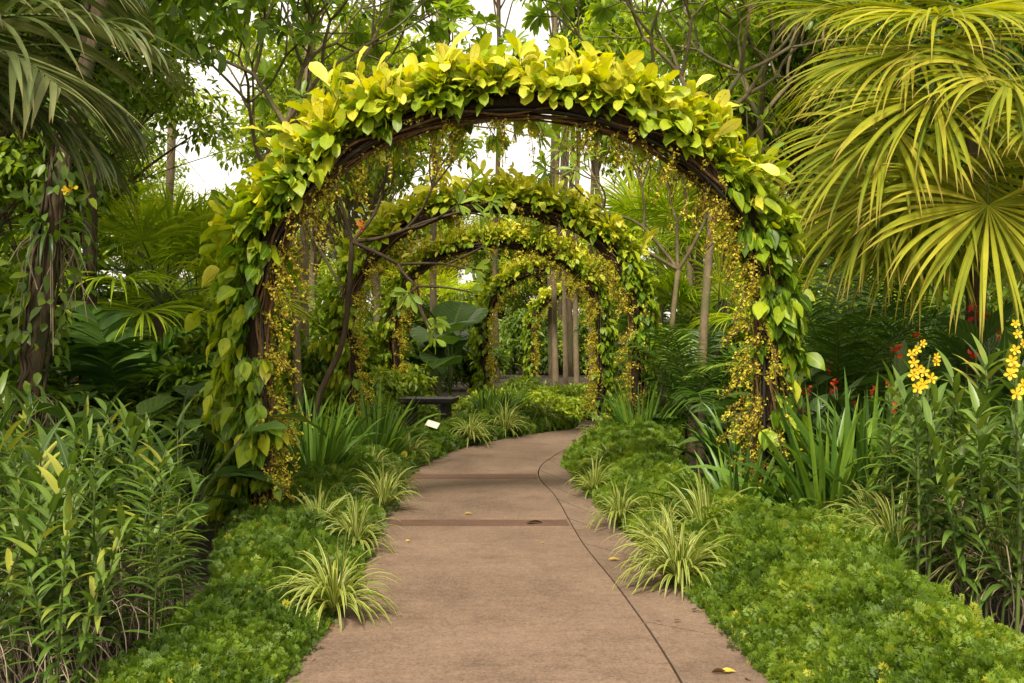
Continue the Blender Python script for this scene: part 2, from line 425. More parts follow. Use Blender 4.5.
strip_slab(mb, eL, eJ - np.array([gapv * .5, 0]), .022)
tag(mb.build('path', M['path'], smooth=False), kind='structure')
# border slabs along the right edge, each end to end with an open joint
mb = MB()
arc = np.concatenate([[0], np.cumsum(np.linalg.norm(np.diff(eJ, axis=0), axis=1))])
step = 1.06
edges = np.arange(0, arc[-1], step)
def at(c, s): return np.stack([np.interp(s, arc, c[:, 0]), np.interp(s, arc, c[:, 1])], -1)
for k in range(len(edges) - 1):
    s = np.linspace(edges[k] + .015, edges[k + 1] - .015, 6)
    a, b = at(eJ + np.array([gapv * .5, 0]), s), at(eR, s)
    strip_slab(mb, a, b, .022 + .0015 * math.sin(k * 7.3))
tag(mb.build('path_border', M['border'], smooth=False), kind='structure')
mb = MB()
for s0, wd in ((D_at(525.5), .27), (D_at(478.5), .38), (3.55, .24)):
    k = np.linspace(s0 - wd / 2, s0 + wd / 2, 3)
    a = np.c_[np.interp(k, eL[:150, 1], eL[:150, 0]) + .02, k]
    b = np.c_[np.interp(k, eJ[:150, 1], eJ[:150, 0]) - .02, k]
    n = len(a)
    strip_slab(mb, a, b, .0255, .0)
tag(mb.build('path_band', M['band'], smooth=False), kind='structure')

# ------------------------------------------------------------------ vine-covered arches
def arch(seed, label, cx, cy, rz, sc=.89, a=2.33, spring=2.146, b=1.787, nleaf=6400, nflow=8000, rightd=.85, seg=8, lsc=1., fsc=1.):
    rng = np.random.default_rng(seed)
    root = empty('garden_arch', (cx, cy, 0), rz, sc)
    tag(root, label, 'arch', 'vine covered arches over the path')
    th = np.linspace(np.pi, 0, 90)
    leg = np.linspace(-.05, spring, 30)[:-1]
    cl = np.concatenate([np.c_[np.full(29, -a) + .03 * np.sin(leg * 2), np.zeros(29), leg],
                         np.c_[a * np.cos(th), np.zeros(90), spring + b * np.sin(th)],
                         np.c_[np.full(29, a), np.zeros(29), leg[::-1]]])
    s = np.concatenate([[0], np.cumsum(np.linalg.norm(np.diff(cl, axis=0), axis=1))]); s /= s[-1]
    C = lambda u: np.stack([np.interp(u, s, cl[:, k]) for k in range(3)], -1)
    def fr(u):
        T = nrm(C(np.clip(u + .004, 0, 1)) - C(np.clip(u - .004, 0, 1)))
        R = np.cross(T, np.array([0., -1., 0.]))
        R = np.where((R[:, [0]] * C(u)[:, [0]] + R[:, [2]] * .2) < 0, -R, R)
        # outward: away from the opening
        o = C(u) - np.array([0, 0, 1.2]); sgn = np.sign((R * o).sum(1, keepdims=True)); sgn[sgn == 0] = 1
        return T, R * sgn
    Yv = np.array([0., 1., 0.])
    def wander(n, amp):
        k = np.zeros(n); x = np.linspace(0, 1, n)
        for f in (2, 5, 11, 19):
            k += rng.normal(0, 1 / f ** .6) * np.sin(x * f * 6.28 + rng.uniform(0, 6.28))
        return k * amp
    u = np.linspace(0, 1, 110)
    T, R = fr(u); Cu = C(u)
    # steel hoops
    fm = MB()
    for ro, yo in ((-.07, -.11), (-.07, .11), (.07, 0.)):
        tube(fm, Cu + R * ro + Yv * yo, .016, 6)
    for k in range(2, 108, 6):
        tube(fm, [Cu[k] + R[k] * -.07 + Yv * -.11, Cu[k] + R[k] * -.07 + Yv * .11], .009, 5)
        tube(fm, [Cu[k] + R[k] * -.07 + Yv * -.11, Cu[k] + R[k] * .07], .009, 5)
    fm.build('frame', M['metal'], root)
    # matted old growth inside the hoops
    rm = MB()
    for k in range(5):
        tube(rm, Cu + R * wander(110, .03)[:, None] + Yv * wander(110, .04)[:, None] + R * rng.normal(-.02, .03) + Yv * rng.normal(0, .05), np.clip(.055 + wander(110, .012), .03, .09), 8)
    rm.build('fibre_core', M['fibre'], root)
    sm = MB()
    for k in range(30):
        ph = rng.uniform(0, 6.28) + wander(110, .5) + np.linspace(0, rng.normal(0, 2.2), 110)
        rr = np.clip(.10 + wander(110, .022) + rng.uniform(-.02, .05), .04, .22)
        pts = Cu + (R * np.cos(ph)[:, None] + Yv * np.sin(ph)[:, None]) * rr[:, None]
        i0 = rng.integers(0, 30) if rng.random() < .45 else 0
        i1 = 110 - (rng.integers(0, 45) if rng.random() < .6 else 0)
        tube(sm, pts[i0:i1], rng.uniform(.006, .014), 5)
    # leaves
    lm = MB()
    ns = int(nleaf / 6.2)
    uu = rng.uniform(.015, .985, ns * 3)
    keep = rng.random(len(uu)) < np.interp(uu, [.66, .72, .80, .88], [1., rightd, rightd * .8, rightd * .55]) * (.35 + .65 * np.sin(uu * 63 + seed) ** 2)
    uu = uu[keep][:ns]; ns = len(uu)
    T, R = fr(uu)
    ph = rng.normal(-.15 * np.sign(R[:, 0] + 1e-6), 1.0, ns)
    bad = (R[:, 2] > .55) & (np.abs(ph) > 1.35); ph[bad] *= .5
    ring = R * np.cos(ph)[:, None] + Yv * np.sin(ph)[:, None]
    ln = rng.uniform(.06, .34, ns) * np.where(uu > .72, .62, 1) * np.where(np.abs(ph) < .9, 1.15, .8)
    long_ = rng.random(ns) < .14; ln[long_] *= rng.uniform(1.2, 1.75, long_.sum())
    upn = sstep(-.05, .65, ring[:, 2])
    axs = nrm(ring * .9 + Z3 * (.45 * upn - .55 * (1 - upn))[:, None] + rng.normal(0, .30, (ns, 3)))
    b0 = C(uu) + ring * .08
    for k in range(0, ns, 2):
        tube(sm, spline([b0[k], b0[k] + axs[k] * ln[k] * .5 + rng.normal(0, .02, 3), b0[k] + axs[k] * ln[k]], 5), [.006, .005, .0045, .004, .003], 4, cap=False)
    per = rng.integers(4, 11, ns); ix = np.repeat(np.arange(ns), per); N = len(ix)
    f = rng.uniform(.1, 1., N)
    az = rng.uniform(0, 6.283, N)
    s1 = nrm(np.cross(axs, np.array([.31, .2, .93]))); s2 = np.cross(axs, s1)
    A, rg = axs[ix], ring[ix]; un = upn[ix]
    perp = s1[ix] * np.cos(az)[:, None] + s2[ix] * np.sin(az)[:, None]
    base = b0[ix] + A * (ln[ix] * f)[:, None] + rng.normal(0, .015, (N, 3))
    upn = un
    d = A * rng.uniform(.2, 1.0, N)[:, None] + Yv * (-.45 * (1 - upn))[:, None] + perp * .75 + Z3 * (.55 * upn * f - .85 * (1 - upn))[:, None] + np.array([0, -.12, 0]) + rg * .25
    up = A * .8 + rg * .6 + Z3 * .25 + rng.normal(0, .30, (N, 3))
    L = np.where(upn > .55, rng.uniform(.11, .32, N), rng.uniform(.12, .26, N)) * lsc * (.75 + .35 * f)
    W = L * np.where(upn > .55, rng.uniform(.28, .44, N), rng.uniform(.42, .60, N))
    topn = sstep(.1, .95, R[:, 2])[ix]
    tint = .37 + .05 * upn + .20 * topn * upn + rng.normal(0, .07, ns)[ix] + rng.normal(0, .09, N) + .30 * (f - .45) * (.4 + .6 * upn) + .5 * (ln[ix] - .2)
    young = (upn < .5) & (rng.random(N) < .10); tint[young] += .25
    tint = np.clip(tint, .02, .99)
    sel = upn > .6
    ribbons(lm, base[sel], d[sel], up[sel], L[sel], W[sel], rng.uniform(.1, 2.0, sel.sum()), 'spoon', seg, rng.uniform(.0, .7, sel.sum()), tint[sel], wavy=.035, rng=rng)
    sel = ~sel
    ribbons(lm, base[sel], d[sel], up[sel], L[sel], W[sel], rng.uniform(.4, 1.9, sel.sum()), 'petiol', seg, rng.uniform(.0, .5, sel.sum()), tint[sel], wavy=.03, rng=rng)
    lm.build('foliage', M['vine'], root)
    # golden orchid sprays hanging on the inner side
    bm_ = MB()
    ns = nflow // 16
    us = rng.uniform(.03, .97, ns * 3)
    dens = np.where((us < .30), 1., np.where(us > .68, 1., .42)) * (.35 + .65 * np.sin(us * 47 + seed * 2) ** 2)
    us = us[rng.random(len(us)) < dens][:ns]
    T, R = fr(us); Cs = C(us)
    for k in range(len(us)):
        ph = np.pi + rng.normal(0, .75)
        rg = R[k] * math.cos(ph) + Yv * math.sin(ph)
        p0 = Cs[k] + rg * rng.uniform(.05, .2)
        dr = nrm(rg * rng.uniform(.3, 1.) + rng.normal(0, .35, 3) + Z3 * rng.uniform(-.7, .3))
        ln = rng.uniform(.14, .34)
        t = np.linspace(0, 1, 5)[:, None]
        pts = p0 + dr * ln * t - Z3 * (t ** 2) * ln * rng.uniform(.2, .8)
        tube(sm, pts, .0035, 4, cap=False)
        nf = rng.integers(10, 22)
        tt = rng.uniform(.1, 1, nf)
        q = np.stack([np.interp(tt, t[:, 0], pts[:, c]) for c in range(3)], -1) + rng.normal(0, .022, (nf, 3))
        fd = nrm(rng.normal(0, 1, (nf, 3)) + np.array([0, -.6, -.2]))
        ti = np.clip(rng.normal(.55, .25, nf), 0, 1)
        sz = rng.uniform(.013, .026, nf) * fsc
        for j in range(4):
            petals(bm_, q, nrm(rdir(rng, nf) + fd * .2), fd, sz * rng.uniform(.7, 1.15, nf), sz * .75, ti)
    bm_.build('blossom', M['gold'], root)
    sm.build('vine_stem', M['vinestem'], root)
    return root

D1 = 8.1
arch(11, 'nearest and tallest vine covered arch spanning the whole path', X_at(514, D1), D1, 0.)
arch(22, 'second vine covered arch inside the nearest one, plumeria branches before its shoulder', X_at(493, 14.2), 14.2, math.radians(-2), nleaf=4800, nflow=6500, seg=6, rightd=.95, lsc=.95, fsc=1.1)
arch(33, 'third vine covered arch, small leaved, between the second arch and the two farthest', X_at(497, 19.8), 19.8, math.radians(-3), nleaf=4600, nflow=8000, seg=4, rightd=.95, lsc=.85, fsc=1.3)
arch(44, 'fourth vine covered arch seen only as a lime half hoop under the third', X_at(560, 26.7), 26.7, math.radians(-12), nleaf=4200, nflow=5000, seg=4, rightd=.95, lsc=.95, fsc=1.5)
arch(55, 'farthest and smallest vine covered arch at the path bend', X_at(583, 39), 39, math.radians(-14), nleaf=4200, nflow=5000, seg=4, rightd=.95, lsc=.95, fsc=1.5)

# ------------------------------------------------------------------ ground cover beds
def cover_height(x, y, edge, outer, hmax):
    t = np.clip((x - edge) / (outer - edge), 0, 1)
    dist = np.abs(x - edge)
    h = hmax * sstep(-.05, .55, dist + .03) * (1 - .25 * sstep(.75, 1., t))
    lump = .5 + .5 * np.sin(x * 4.1 + y * 2.3) * np.sin(y * 3.7 - x * 2.2)
    lump2 = .5 + .5 * np.sin(x * 9.7 + y * 7.1 + 1.3) * np.sin(y * 8.3 - x * 6.1)
    return h * (.54 + .36 * lump + .24 * lump2) + .02
def cover(name, label, edge_f, outer_f, y0, y1, hmax, dens, seed, dt):
    rng = np.random.default_rng(seed)
    ym = np.linspace(y0, y1, int((y1 - y0) * 14)); tm = np.linspace(-.02, 1, 26)
    Y, Tm = np.meshgrid(ym, tm, indexing='ij')
    E, O = edge_f(Y), outer_f(Y)
    Xm = E + (O - E) * Tm
    Zm = cover_height(Xm, Y, E, O, hmax) * .80 - .03
    Zm[:, -1] = -.04; Zm[0] = -.04; Zm[-1] = -.04
    base = MB()
    n2, n1 = Xm.shape
    i = np.arange(n2 - 1)[:, None] * n1 + np.arange(n1 - 1)[None]
    base.add(np.stack([Xm, Y, Zm], -1), np.stack([i, i + 1, i + n1 + 1, i + n1], -1), .02, .5, .5)
    lf = MB()
    lf.v, lf.f, lf.t, lf.a, lf.l, lf.n = base.v, base.f, base.t, base.a, base.l, base.n
    # sprigs: density falls with distance, leaflets grow to keep the cover closed
    area = np.abs(outer_f(ym) - edge_f(ym)).mean() * (y1 - y0)
    N0 = int(area * dens)
    y = rng.uniform(y0, y1, N0 * 2)
    k = np.clip(y / 6.0, .75, 3.2)
    keep = rng.random(len(y)) < 1 / k ** 1.7
    y, k = y[keep], k[keep]
    N = len(y)
    e, o = edge_f(y), outer_f(y)
    t = rng.uniform(-.03, 1.03, N) + rng.normal(0, .02, N)
    x = e + (o - e) * t
    hh = lambda x_, y_: cover_height(x_, y_, edge_f(y_), outer_f(y_), hmax)
    z = hh(x, y)
    gxn = (hh(x + .03, y) - z) / .03; gyn = (hh(x, y + .03) - z) / .03
    nrmv = nrm(np.stack([-gxn, -gyn, np.ones(N)], -1))
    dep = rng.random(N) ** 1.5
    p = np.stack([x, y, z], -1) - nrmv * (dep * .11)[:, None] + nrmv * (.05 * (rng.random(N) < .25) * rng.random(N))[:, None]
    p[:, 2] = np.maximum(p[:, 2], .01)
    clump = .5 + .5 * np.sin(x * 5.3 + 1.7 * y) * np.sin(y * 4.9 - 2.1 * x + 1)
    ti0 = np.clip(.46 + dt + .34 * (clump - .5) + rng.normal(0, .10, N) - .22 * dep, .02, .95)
    old = rng.random(N) < .012; ti0[old] = rng.uniform(.8, 1, old.sum())
    ax = nrm(nrmv * .9 + rng.normal(0, .75, (N, 3)))       # sprig axis
    pl = nrm(np.cross(ax, rng.normal(0, 1, (N, 3))))
    ln = .052 * k * rng.uniform(.6, 1.5, N)
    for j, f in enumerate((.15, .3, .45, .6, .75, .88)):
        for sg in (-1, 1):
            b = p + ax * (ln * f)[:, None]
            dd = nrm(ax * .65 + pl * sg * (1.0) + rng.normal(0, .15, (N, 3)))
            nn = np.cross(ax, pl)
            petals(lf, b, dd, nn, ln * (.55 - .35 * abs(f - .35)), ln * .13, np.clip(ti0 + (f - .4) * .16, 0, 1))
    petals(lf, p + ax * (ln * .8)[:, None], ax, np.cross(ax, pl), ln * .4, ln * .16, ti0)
    return tag(lf.build(name, M['cover'], smooth=False), label, 'ground cover', kind='stuff')
RO = lambda y: np.interp(y, [2.5, 4., 5.4, 6.2, 6.9, 7.3, 9.5, 12, 14, 15.5], [2.3, 2.15, 2.15, 2.4, 2.55, 1.72, 1.65, 1.85, 2.3, 2.7])
LO = lambda y: np.interp(y, [2.5, 4.4, 5.5, 7, 9, 12, 13.5, 15, 17, 18.], [-1.7, -1.68, -1.62, -2.0, -2.3, -2.0, -1.55, -1.15, -.2, .6])
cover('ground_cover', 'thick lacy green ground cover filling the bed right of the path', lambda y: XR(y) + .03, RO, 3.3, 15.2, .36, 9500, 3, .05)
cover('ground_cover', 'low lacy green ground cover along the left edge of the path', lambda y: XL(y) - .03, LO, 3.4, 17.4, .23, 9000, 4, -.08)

# ------------------------------------------------------------------ small plants
def spider_proto(seed, n=70, L=.52, W=.022):
    rng = np.random.default_rng(seed)
    m = MB()
    az = rng.uniform(0, 6.283, n); el = np.clip(rng.normal(1.08, .30, n), .2, 1.52)
    d = np.stack([np.cos(az) * np.cos(el), np.sin(az) * np.cos(el), np.sin(el)], -1)
    base = np.stack([np.cos(az) * .03, np.sin(az) * .03, np.full(n, .02)], -1)
    ribbons(m, base, d, Z3 + rng.normal(0, .15, (n, 3)), L * rng.uniform(.6, 1.2, n), W * rng.uniform(.8, 1.25, n), rng.uniform(1.3, 3.0, n), 'strap', 8, .35, np.clip(rng.normal(.5, .2, n), 0, 1), bpow=.7)
    return m.build('spider_plant', M['spider'])
def strap_proto(seed, n=46, L=1.0, W=.05, name='strap_lily', mat='strap', bend=(.2, 1.4)):
    rng = np.random.default_rng(seed)
    m = MB()
    az = rng.uniform(0, 6.283, n); el = np.clip(rng.normal(1.2, .2, n), .6, 1.55)
    d = np.stack([np.cos(az) * np.cos(el), np.sin(az) * np.cos(el), np.sin(el)], -1)
    rr = rng.uniform(.02, .18, n)
    base = np.stack([np.cos(az) * rr, np.sin(az) * rr, np.zeros(n)], -1)
    ribbons(m, base, d, np.cross(d, np.cross(Z3, d)) + rng.normal(0, .3, (n, 3)), L * rng.uniform(.6, 1.15, n), W * rng.uniform(.7, 1.2, n), rng.uniform(*bend, n), 'strap', 8, .3, np.clip(rng.normal(.45, .22, n), 0, 1), bpow=1.2)
    return m.build(name, M[mat])
def reed_proto(seed, ncane, h, L=.27, W=.042, roots=18, droopy=1.0):
    rng = np.random.default_rng(seed)
    root = empty('orchid_plant')
    lf, st, rt = MB(), MB(), MB()
    for c in range(ncane):
        hh = h * rng.uniform(.60, 1.10)
        b = np.array([rng.normal(0, .09), rng.normal(0, .09), -.02]) if ncane > 1 else np.array([0, 0, -.02])
        lean = rng.normal(0, .15, 2)
        t = np.linspace(0, 1, 10)[:, None]
        pts = b + np.c_[lean[0] * t ** 1.6 * hh, lean[1] * t ** 1.6 * hh, t * hh]
        tube(st, pts, np.linspace(.008, .0045, 10), 6, .3)
        n = int(hh * .80 / .028)
        f = np.linspace(.20, 1., n)
        p = np.stack([np.interp(f, t[:, 0], pts[:, k]) for k in range(3)], -1)
        az0 = rng.uniform(0, 3.14); az = az0 + np.pi * (np.arange(n) % 2) + rng.normal(0, .35, n)
        el = .35 + .75 * f ** 3 + rng.normal(0, .15, n)
        d = np.stack([np.cos(az) * np.cos(el), np.sin(az) * np.cos(el), np.sin(el)], -1)
        ti = np.clip(rng.normal(.42, .15, n) + .15 * f, 0, .95)
        old = rng.random(n) < .025; ti[old] = .92
        keep = rng.random(n) < .9
        ribbons(lf, p[keep], d[keep], Z3 + rng.normal(0, .12, (keep.sum(), 3)), (L * rng.uniform(.75, 1.15, n) * (1 - .25 * f ** 4))[keep], W * rng.uniform(.85, 1.15, keep.sum()), rng.uniform(.4, 1.3, keep.sum()) * droopy, 'lance', 6, .3, ti[keep], bpow=.5)
    for c in range(roots):
        z0 = rng.uniform(.12, .45) * h
        az = rng.uniform(0, 6.28); out = rng.uniform(.08, .26)
        p0 = np.array([rng.normal(0, .05), rng.normal(0, .05), z0])
        e = np.array([math.cos(az), math.sin(az), 0])
        pts = spline([p0, p0 + e * out * .5 + Z3 * rng.uniform(-.02, .06), p0 + e * out - Z3 * z0 * rng.uniform(.3, .6) + rng.normal(0, .03, 3), np.array([e[0] * out * rng.uniform(.6, 1.3), e[1] * out * rng.uniform(.6, 1.3), 0.])], 9)
        tube(rt, pts, rng.uniform(.0028, .0045), 4, .5, cap=False)
    st.build('stem', M['stemgreen'], root); lf.build('foliage', M['reed'], root)
    if roots: rt.build('aerial_root', M['root'], root)
    return root

spiders = [spider_proto(s, n) for s, n in ((1, 150), (2, 120), (3, 100))]
SP = 'variegated spider plants edging the path'
for px, py, sc, k, lb in (
    (334, 612, .84, 0, 'largest cream striped spider plant spilling onto the left edge of the path'),
    (356, 548, .78, 1, 'striped spider plant behind the largest one at the left path edge'),
    (384, 508, .82, 2, 'striped spider plant on the left path edge just before the second dark band'),
    (318, 540, .85, 1, 'yellowish striped spider plant at the foot of the nearest arch left leg'),
    (680, 582, .95, 0, 'largest striped spider plant on the right side, hanging over the border slabs'),
    (706, 552, 1.1, 2, 'striped spider plant tucked behind the largest right one, before the strappy lilies'),
    (620, 523, .70, 1, 'small striped spider plant alone on the right path edge before the first bend slabs'),
    (594, 494, .72, 2, 'striped spider plant where the right path edge narrows'),
    (612, 476, .8, 0, 'striped spider plant in the lacy cover above the narrow right edge'),
    (604, 448, 1.0, 1, 'distant striped spider plant beside the second arch right foot'),
    (505, 436, 1.0, 2, 'distant striped spider plant on the far outer curve of the path'),
    (470, 444, .9, 0, 'distant striped spider plant left of the curve near the white plate'),
    (660, 560, .8, 1, 'striped spider plant between the border slabs and the largest right one'),
    (694, 530, .75, 0, 'striped spider plant highest of the right cluster, near the arch right foot'),
    (640, 500, .6, 2, 'small striped spider plant in the lacy cover right of the narrow path edge'),
    (372, 478, .7, 0, 'striped spider plant in the left cover below the strappy lilies'),
    (398, 490, .6, 1, 'small striped spider plant leaning onto the left path edge between the two bands'),
    (543, 428, 1.0, 1, 'farthest striped spider plant at the top of the visible path'),
    (410, 462, .9, 2, 'striped spider plant left of where the path starts to bend'),
):
    d = D_at(py, .05); o = use(spiders[k])
    place(o, (X_at(px, d), d, .05 if py > 460 else .1), px * .7, sc)
    tag(o, lb, 'plant', SP)
for x, y, sc, lb in ((2.45, 6.35, 1.0, 'arching striped spider plant under the yellow orchids on bare soil'), (2.75, 5.55, 1.05, 'striped spider plant by the soil strip at the frame edge below the orchid canes'), (2.62, 7.2, .9, 'striped spider plant behind the lacy cover beside the orchid canes')):
    o = use(spiders[int(y) % 3]); place(o, (x, y, .18), y * 3, sc); tag(o, lb, 'plant', SP)

straps = [strap_proto(5, 80, 1.0, .055), strap_proto(6, 90), strap_proto(7, 64, .95, .06)]
SL = 'dark strap leaved lily clumps'
for x, y, sc, k, lb in (
    (2.42, 7.75, 1.15, 1, 'dark green strappy lily clump at the foot of the nearest arch right leg'),
    (2.78, 7.8, 1.25, 0, 'largest strappy lily clump right of the nearest arch right leg'),
    (3.10, 8.2, 1.3, 2, 'strappy lily clump between the arch leg and the red cannas'),
    (1.80, 7.95, .85, 2, 'thin strappy lily clump inside the nearest arch right leg'),
    (3.45, 9.0, 1.1, 1, 'strappy lily clump farthest back below the feather palm'),
    (-2.0, 10.2, 1.05, 1, 'tall dark strappy lily clump inside the nearest arch left leg'),
    (-1.65, 12.0, 1.05, 0, 'dark strappy lily clump by the second arch left leg'),
    (-2.5, 11.4, 1.05, 2, 'strappy lily clump left of the second arch left leg'),
    (-.45, 16.9, .75, 1, 'strappy lily clump in front of the dark slab on the outer curve'),
    (-.30, 18.0, .8, 0, 'strappy lily clump right of the dark slab'),
    (-.1, 19.2, .8, 2, 'strappy lily clump at the foot of the third arch'),
    (1.75, 13.5, 1.05, 1, 'strappy lily clump at the second arch right foot on the inner curve'),
    (2.1, 14.8, 1.1, 0, 'strappy lily clump behind the second arch right foot'),
    (2.5, 11.0, 1.0, 2, 'strappy lily clump on the right behind the lacy cover'),
):
    o = use(straps[k]); place(o, (x, y, .0), x * 5 + y, sc); tag(o, lb, 'plant', SL)

# reed stemmed orchids, left bed
reeds = [reed_proto(10, 4, 1.05), reed_proto(11, 3, 1.15), reed_proto(12, 5, .95), reed_proto(13, 2, 1.25, roots=8)]
rng = np.random.default_rng(77)
rows = (('front', 4.15, [(-1.92, .82), (-2.16, .95), (-2.42, .9)]),
        ('second', 4.65, [(-1.86, .78), (-2.08, .92), (-2.3, 1.0), (-2.52, .95), (-2.75, 1.)]),
        ('third', 5.2, [(-1.85, .80), (-2.05, .9), (-2.28, .98), (-2.5, 1.02), (-2.72, .95), (-2.95, 1.)]),
        ('fourth', 5.8, [(-1.95, .85), (-2.2, .95), (-2.42, 1.02), (-2.66, 1.0), (-2.92, 1.05), (-3.2, 1.)]),
        ('fifth', 6.5, [(-2.25, .92), (-2.45, 1.05), (-2.7, .95), (-2.95, 1.05), (-3.25, 1.), (-3.55, 1.)]))
kk = 0
for rn, y, lst in rows:
    for j, (x, sc) in enumerate(lst):
        o = use(reeds[kk % 4]); kk += 1
        place(o, (x + rng.normal(0, .04), y + rng.normal(0, .10), 0), rng.uniform(0, 6.28), sc * .94)
        tag(o, f'reed orchid in the left bed, {ORD[j]} from the path in the {rn} row', 'orchid', 'reed orchids in the left bed')
rowsr = (('front', 5.35, [(2.62, .92), (2.85, 1.0), (3.1, 1.0)]),
         ('second', 6.0, [(2.5, .95), (2.75, 1.02), (3.0, 1.05), (3.28, 1.05)]),
         ('third', 6.75, [(2.6, .98), (2.88, 1.05), (3.15, 1.05), (3.45, 1.1), (3.75, 1.1)]))
for rn, y, lst in rowsr:
    for j, (x, sc) in enumerate(lst):
        o = use(reeds[(kk * 3 + j) % 3]); kk += 1
        place(o, (x + rng.normal(0, .04), y + rng.normal(0, .08), .05), rng.uniform(0, 6.28), sc * 1.12)
        tag(o, f'reed orchid in the right bed, {ORD[j]} from the path in the {rn} row', 'orchid', 'reed orchids in the right bed')

# yellow orchid flower spikes
def orchid_spike(px, py0, py1, d, nb, label, seed):
    rng = np.random.default_rng(seed)
    x = X_at(px, d); zt, zb = Z_at(py0, d), Z_at(py1, d)
    root = empty('flowering_orchid', (x, d, 0))
    st, fl, lf = MB(), MB(), MB()
    pts = spline([(0, 0, -.02), (.03, .02, zb * .5), (.0, 0, zb), (.01, -.02, zt)], 14)
    tube(st, pts, np.linspace(.011, .004, 14), 6)
    n = 26; f = np.linspace(.25, .92, n) * zb
    p = np.stack([np.interp(f, pts[:, 2], pts[:, k]) for k in range(3)], -1)
    az = 1. + np.pi * (np.arange(n) % 2) + rng.normal(0, .4, n)
    dd = np.stack([np.cos(az) * .8, np.sin(az) * .8, np.full(n, .5)], -1)
    ribbons(lf, p, dd, Z3, rng.uniform(.15, .24, n), .034, rng.uniform(.5, 1.3, n), 'lance', 6, .3, np.clip(rng.normal(.5, .15, n), 0, 1))
    zs = np.linspace(zb, zt, nb)
    for k in range(nb):
        a = rng.uniform(-2.6, -.5)
        sz = .031 * (1.1 - .45 * k / nb)
        c = np.array([math.cos(a) * .045, math.sin(a) * .045, zs[k]]) + rng.normal(0, .012, 3)
        face = nrm(np.array([math.cos(a) * .6, math.sin(a) - .7, .1]))
        s = nrm(np.cross(face, Z3)); u = np.cross(s, face)
        tube(st, [np.array([0, 0, zs[k] - .02]), c], .002, 4, cap=False)
        an = np.arange(5) * 2 * np.pi / 5 + .3 * rng.normal()
        e = s * np.cos(an)[:, None] + u * np.sin(an)[:, None]
        ribbons(fl, np.repeat(c[None], 5, 0), e + face * .25, np.repeat(face[None], 5, 0), sz * 1.15, sz * .62, .0, 'spoon', 4, .15, rng.uniform(.4, .9, 5))
        ribbons(fl, c[None], (face - u * .5)[None], u[None], sz * .6, sz * .5, .3, 'ovate', 3, .5, [.05])
    st.build('stem', M['stemgreen'], root); lf.build('foliage', M['reed'], root); fl.build('blossom', M['yellow'], root)
    tag(root, label, 'orchid', 'yellow orchids in bloom')
orchid_spike(915, 342, 384, 5.5, 7, 'yellow orchid spray with brown lips above the reed canes, next to red cannas', 5)
orchid_spike(1016, 328, 390, 5.0, 9, 'yellow orchid spray at the very edge of the right bed', 6)
orchid_spike(927, 355, 388, 5.6, 5, 'shorter yellow orchid spray leaning by the taller one', 8)

# red cannas
def canna_proto(seed, h=1.25):
    rng = np.random.default_rng(seed)
    root = empty('canna_plant'); st, lf = MB(), MB()
    for c in range(4):
        b = np.array([rng.normal(0, .13), rng.normal(0, .13), 0]); hh = h * rng.uniform(.8, 1.1)
        ln = rng.normal(0, .08, 2)
        pts = b + np.c_[ln[0] * np.linspace(0, 1, 6), ln[1] * np.linspace(0, 1, 6), np.linspace(0, hh, 6)]
        tube(st, pts, np.linspace(.014, .005, 6), 6)
        n = 7; f = np.linspace(.1, .78, n); p = b + np.c_[ln[0] * f, ln[1] * f, f * hh]
        az = rng.uniform(0, 6.28) + np.arange(n) * 2.4
        d = np.stack([np.cos(az) * .55, np.sin(az) * .55, np.full(n, .85)], -1)
        ribbons(lf, p, d, Z3 + rng.normal(0, .2, (n, 3)), rng.uniform(.38, .55, n), rng.uniform(.11, .16, n), rng.uniform(.4, 1.2, n), 'petiol', 7, .25, np.clip(rng.normal(.4, .2, n), 0, 1))
        if c < 3:
            fl = MB(); m = 7; tp = pts[-1] + rng.normal(0, .014, (m, 3)) - Z3 * rng.uniform(0, .07, m)[:, None]
            ribbons(fl, tp, rdir(rng, m) * .8 + Z3 * .6, rdir(rng, m), rng.uniform(.04, .065, m), .032, .4, 'spoon', 4, .2, rng.uniform(.2, 1, m))
            fl.build('flower', M['red'], root)
    st.build('stem', M['stemgreen'], root); lf.build('foliage', M['broad'], root)
    return root
cannas = [canna_proto(1), canna_proto(2, 1.35)]
for px, py, d, lb in (
    (808, 358, 10.2, 'red canna low beside the nearest arch right leg'), (818, 385, 9.2, 'red canna just above the strappy lily clump'),
    (860, 380, 8.6, 'red canna lowest among the blooms beside the yellow orchid'), (896, 376, 8.0, 'red canna directly behind the taller yellow orchid spray'),
    (938, 345, 8.6, 'red canna right of the taller yellow orchid spray'), (950, 326, 9.2, 'tall red canna under the drooping fan palm leaves'),
    (985, 330, 8.4, 'red canna between the two yellow orchid clusters'), (910, 425, 7.4, 'short red canna low among the reed orchid leaves'),
    (1012, 330, 8.8, 'red canna behind the edge orchid spray')):
    o = use(cannas[px % 2]); z = Z_at(py, d)
    place(o, (X_at(px, d), d, 0), px * 1.3, max(z / 1.25, .45)); tag(o, lb, 'canna', 'red flowering cannas')

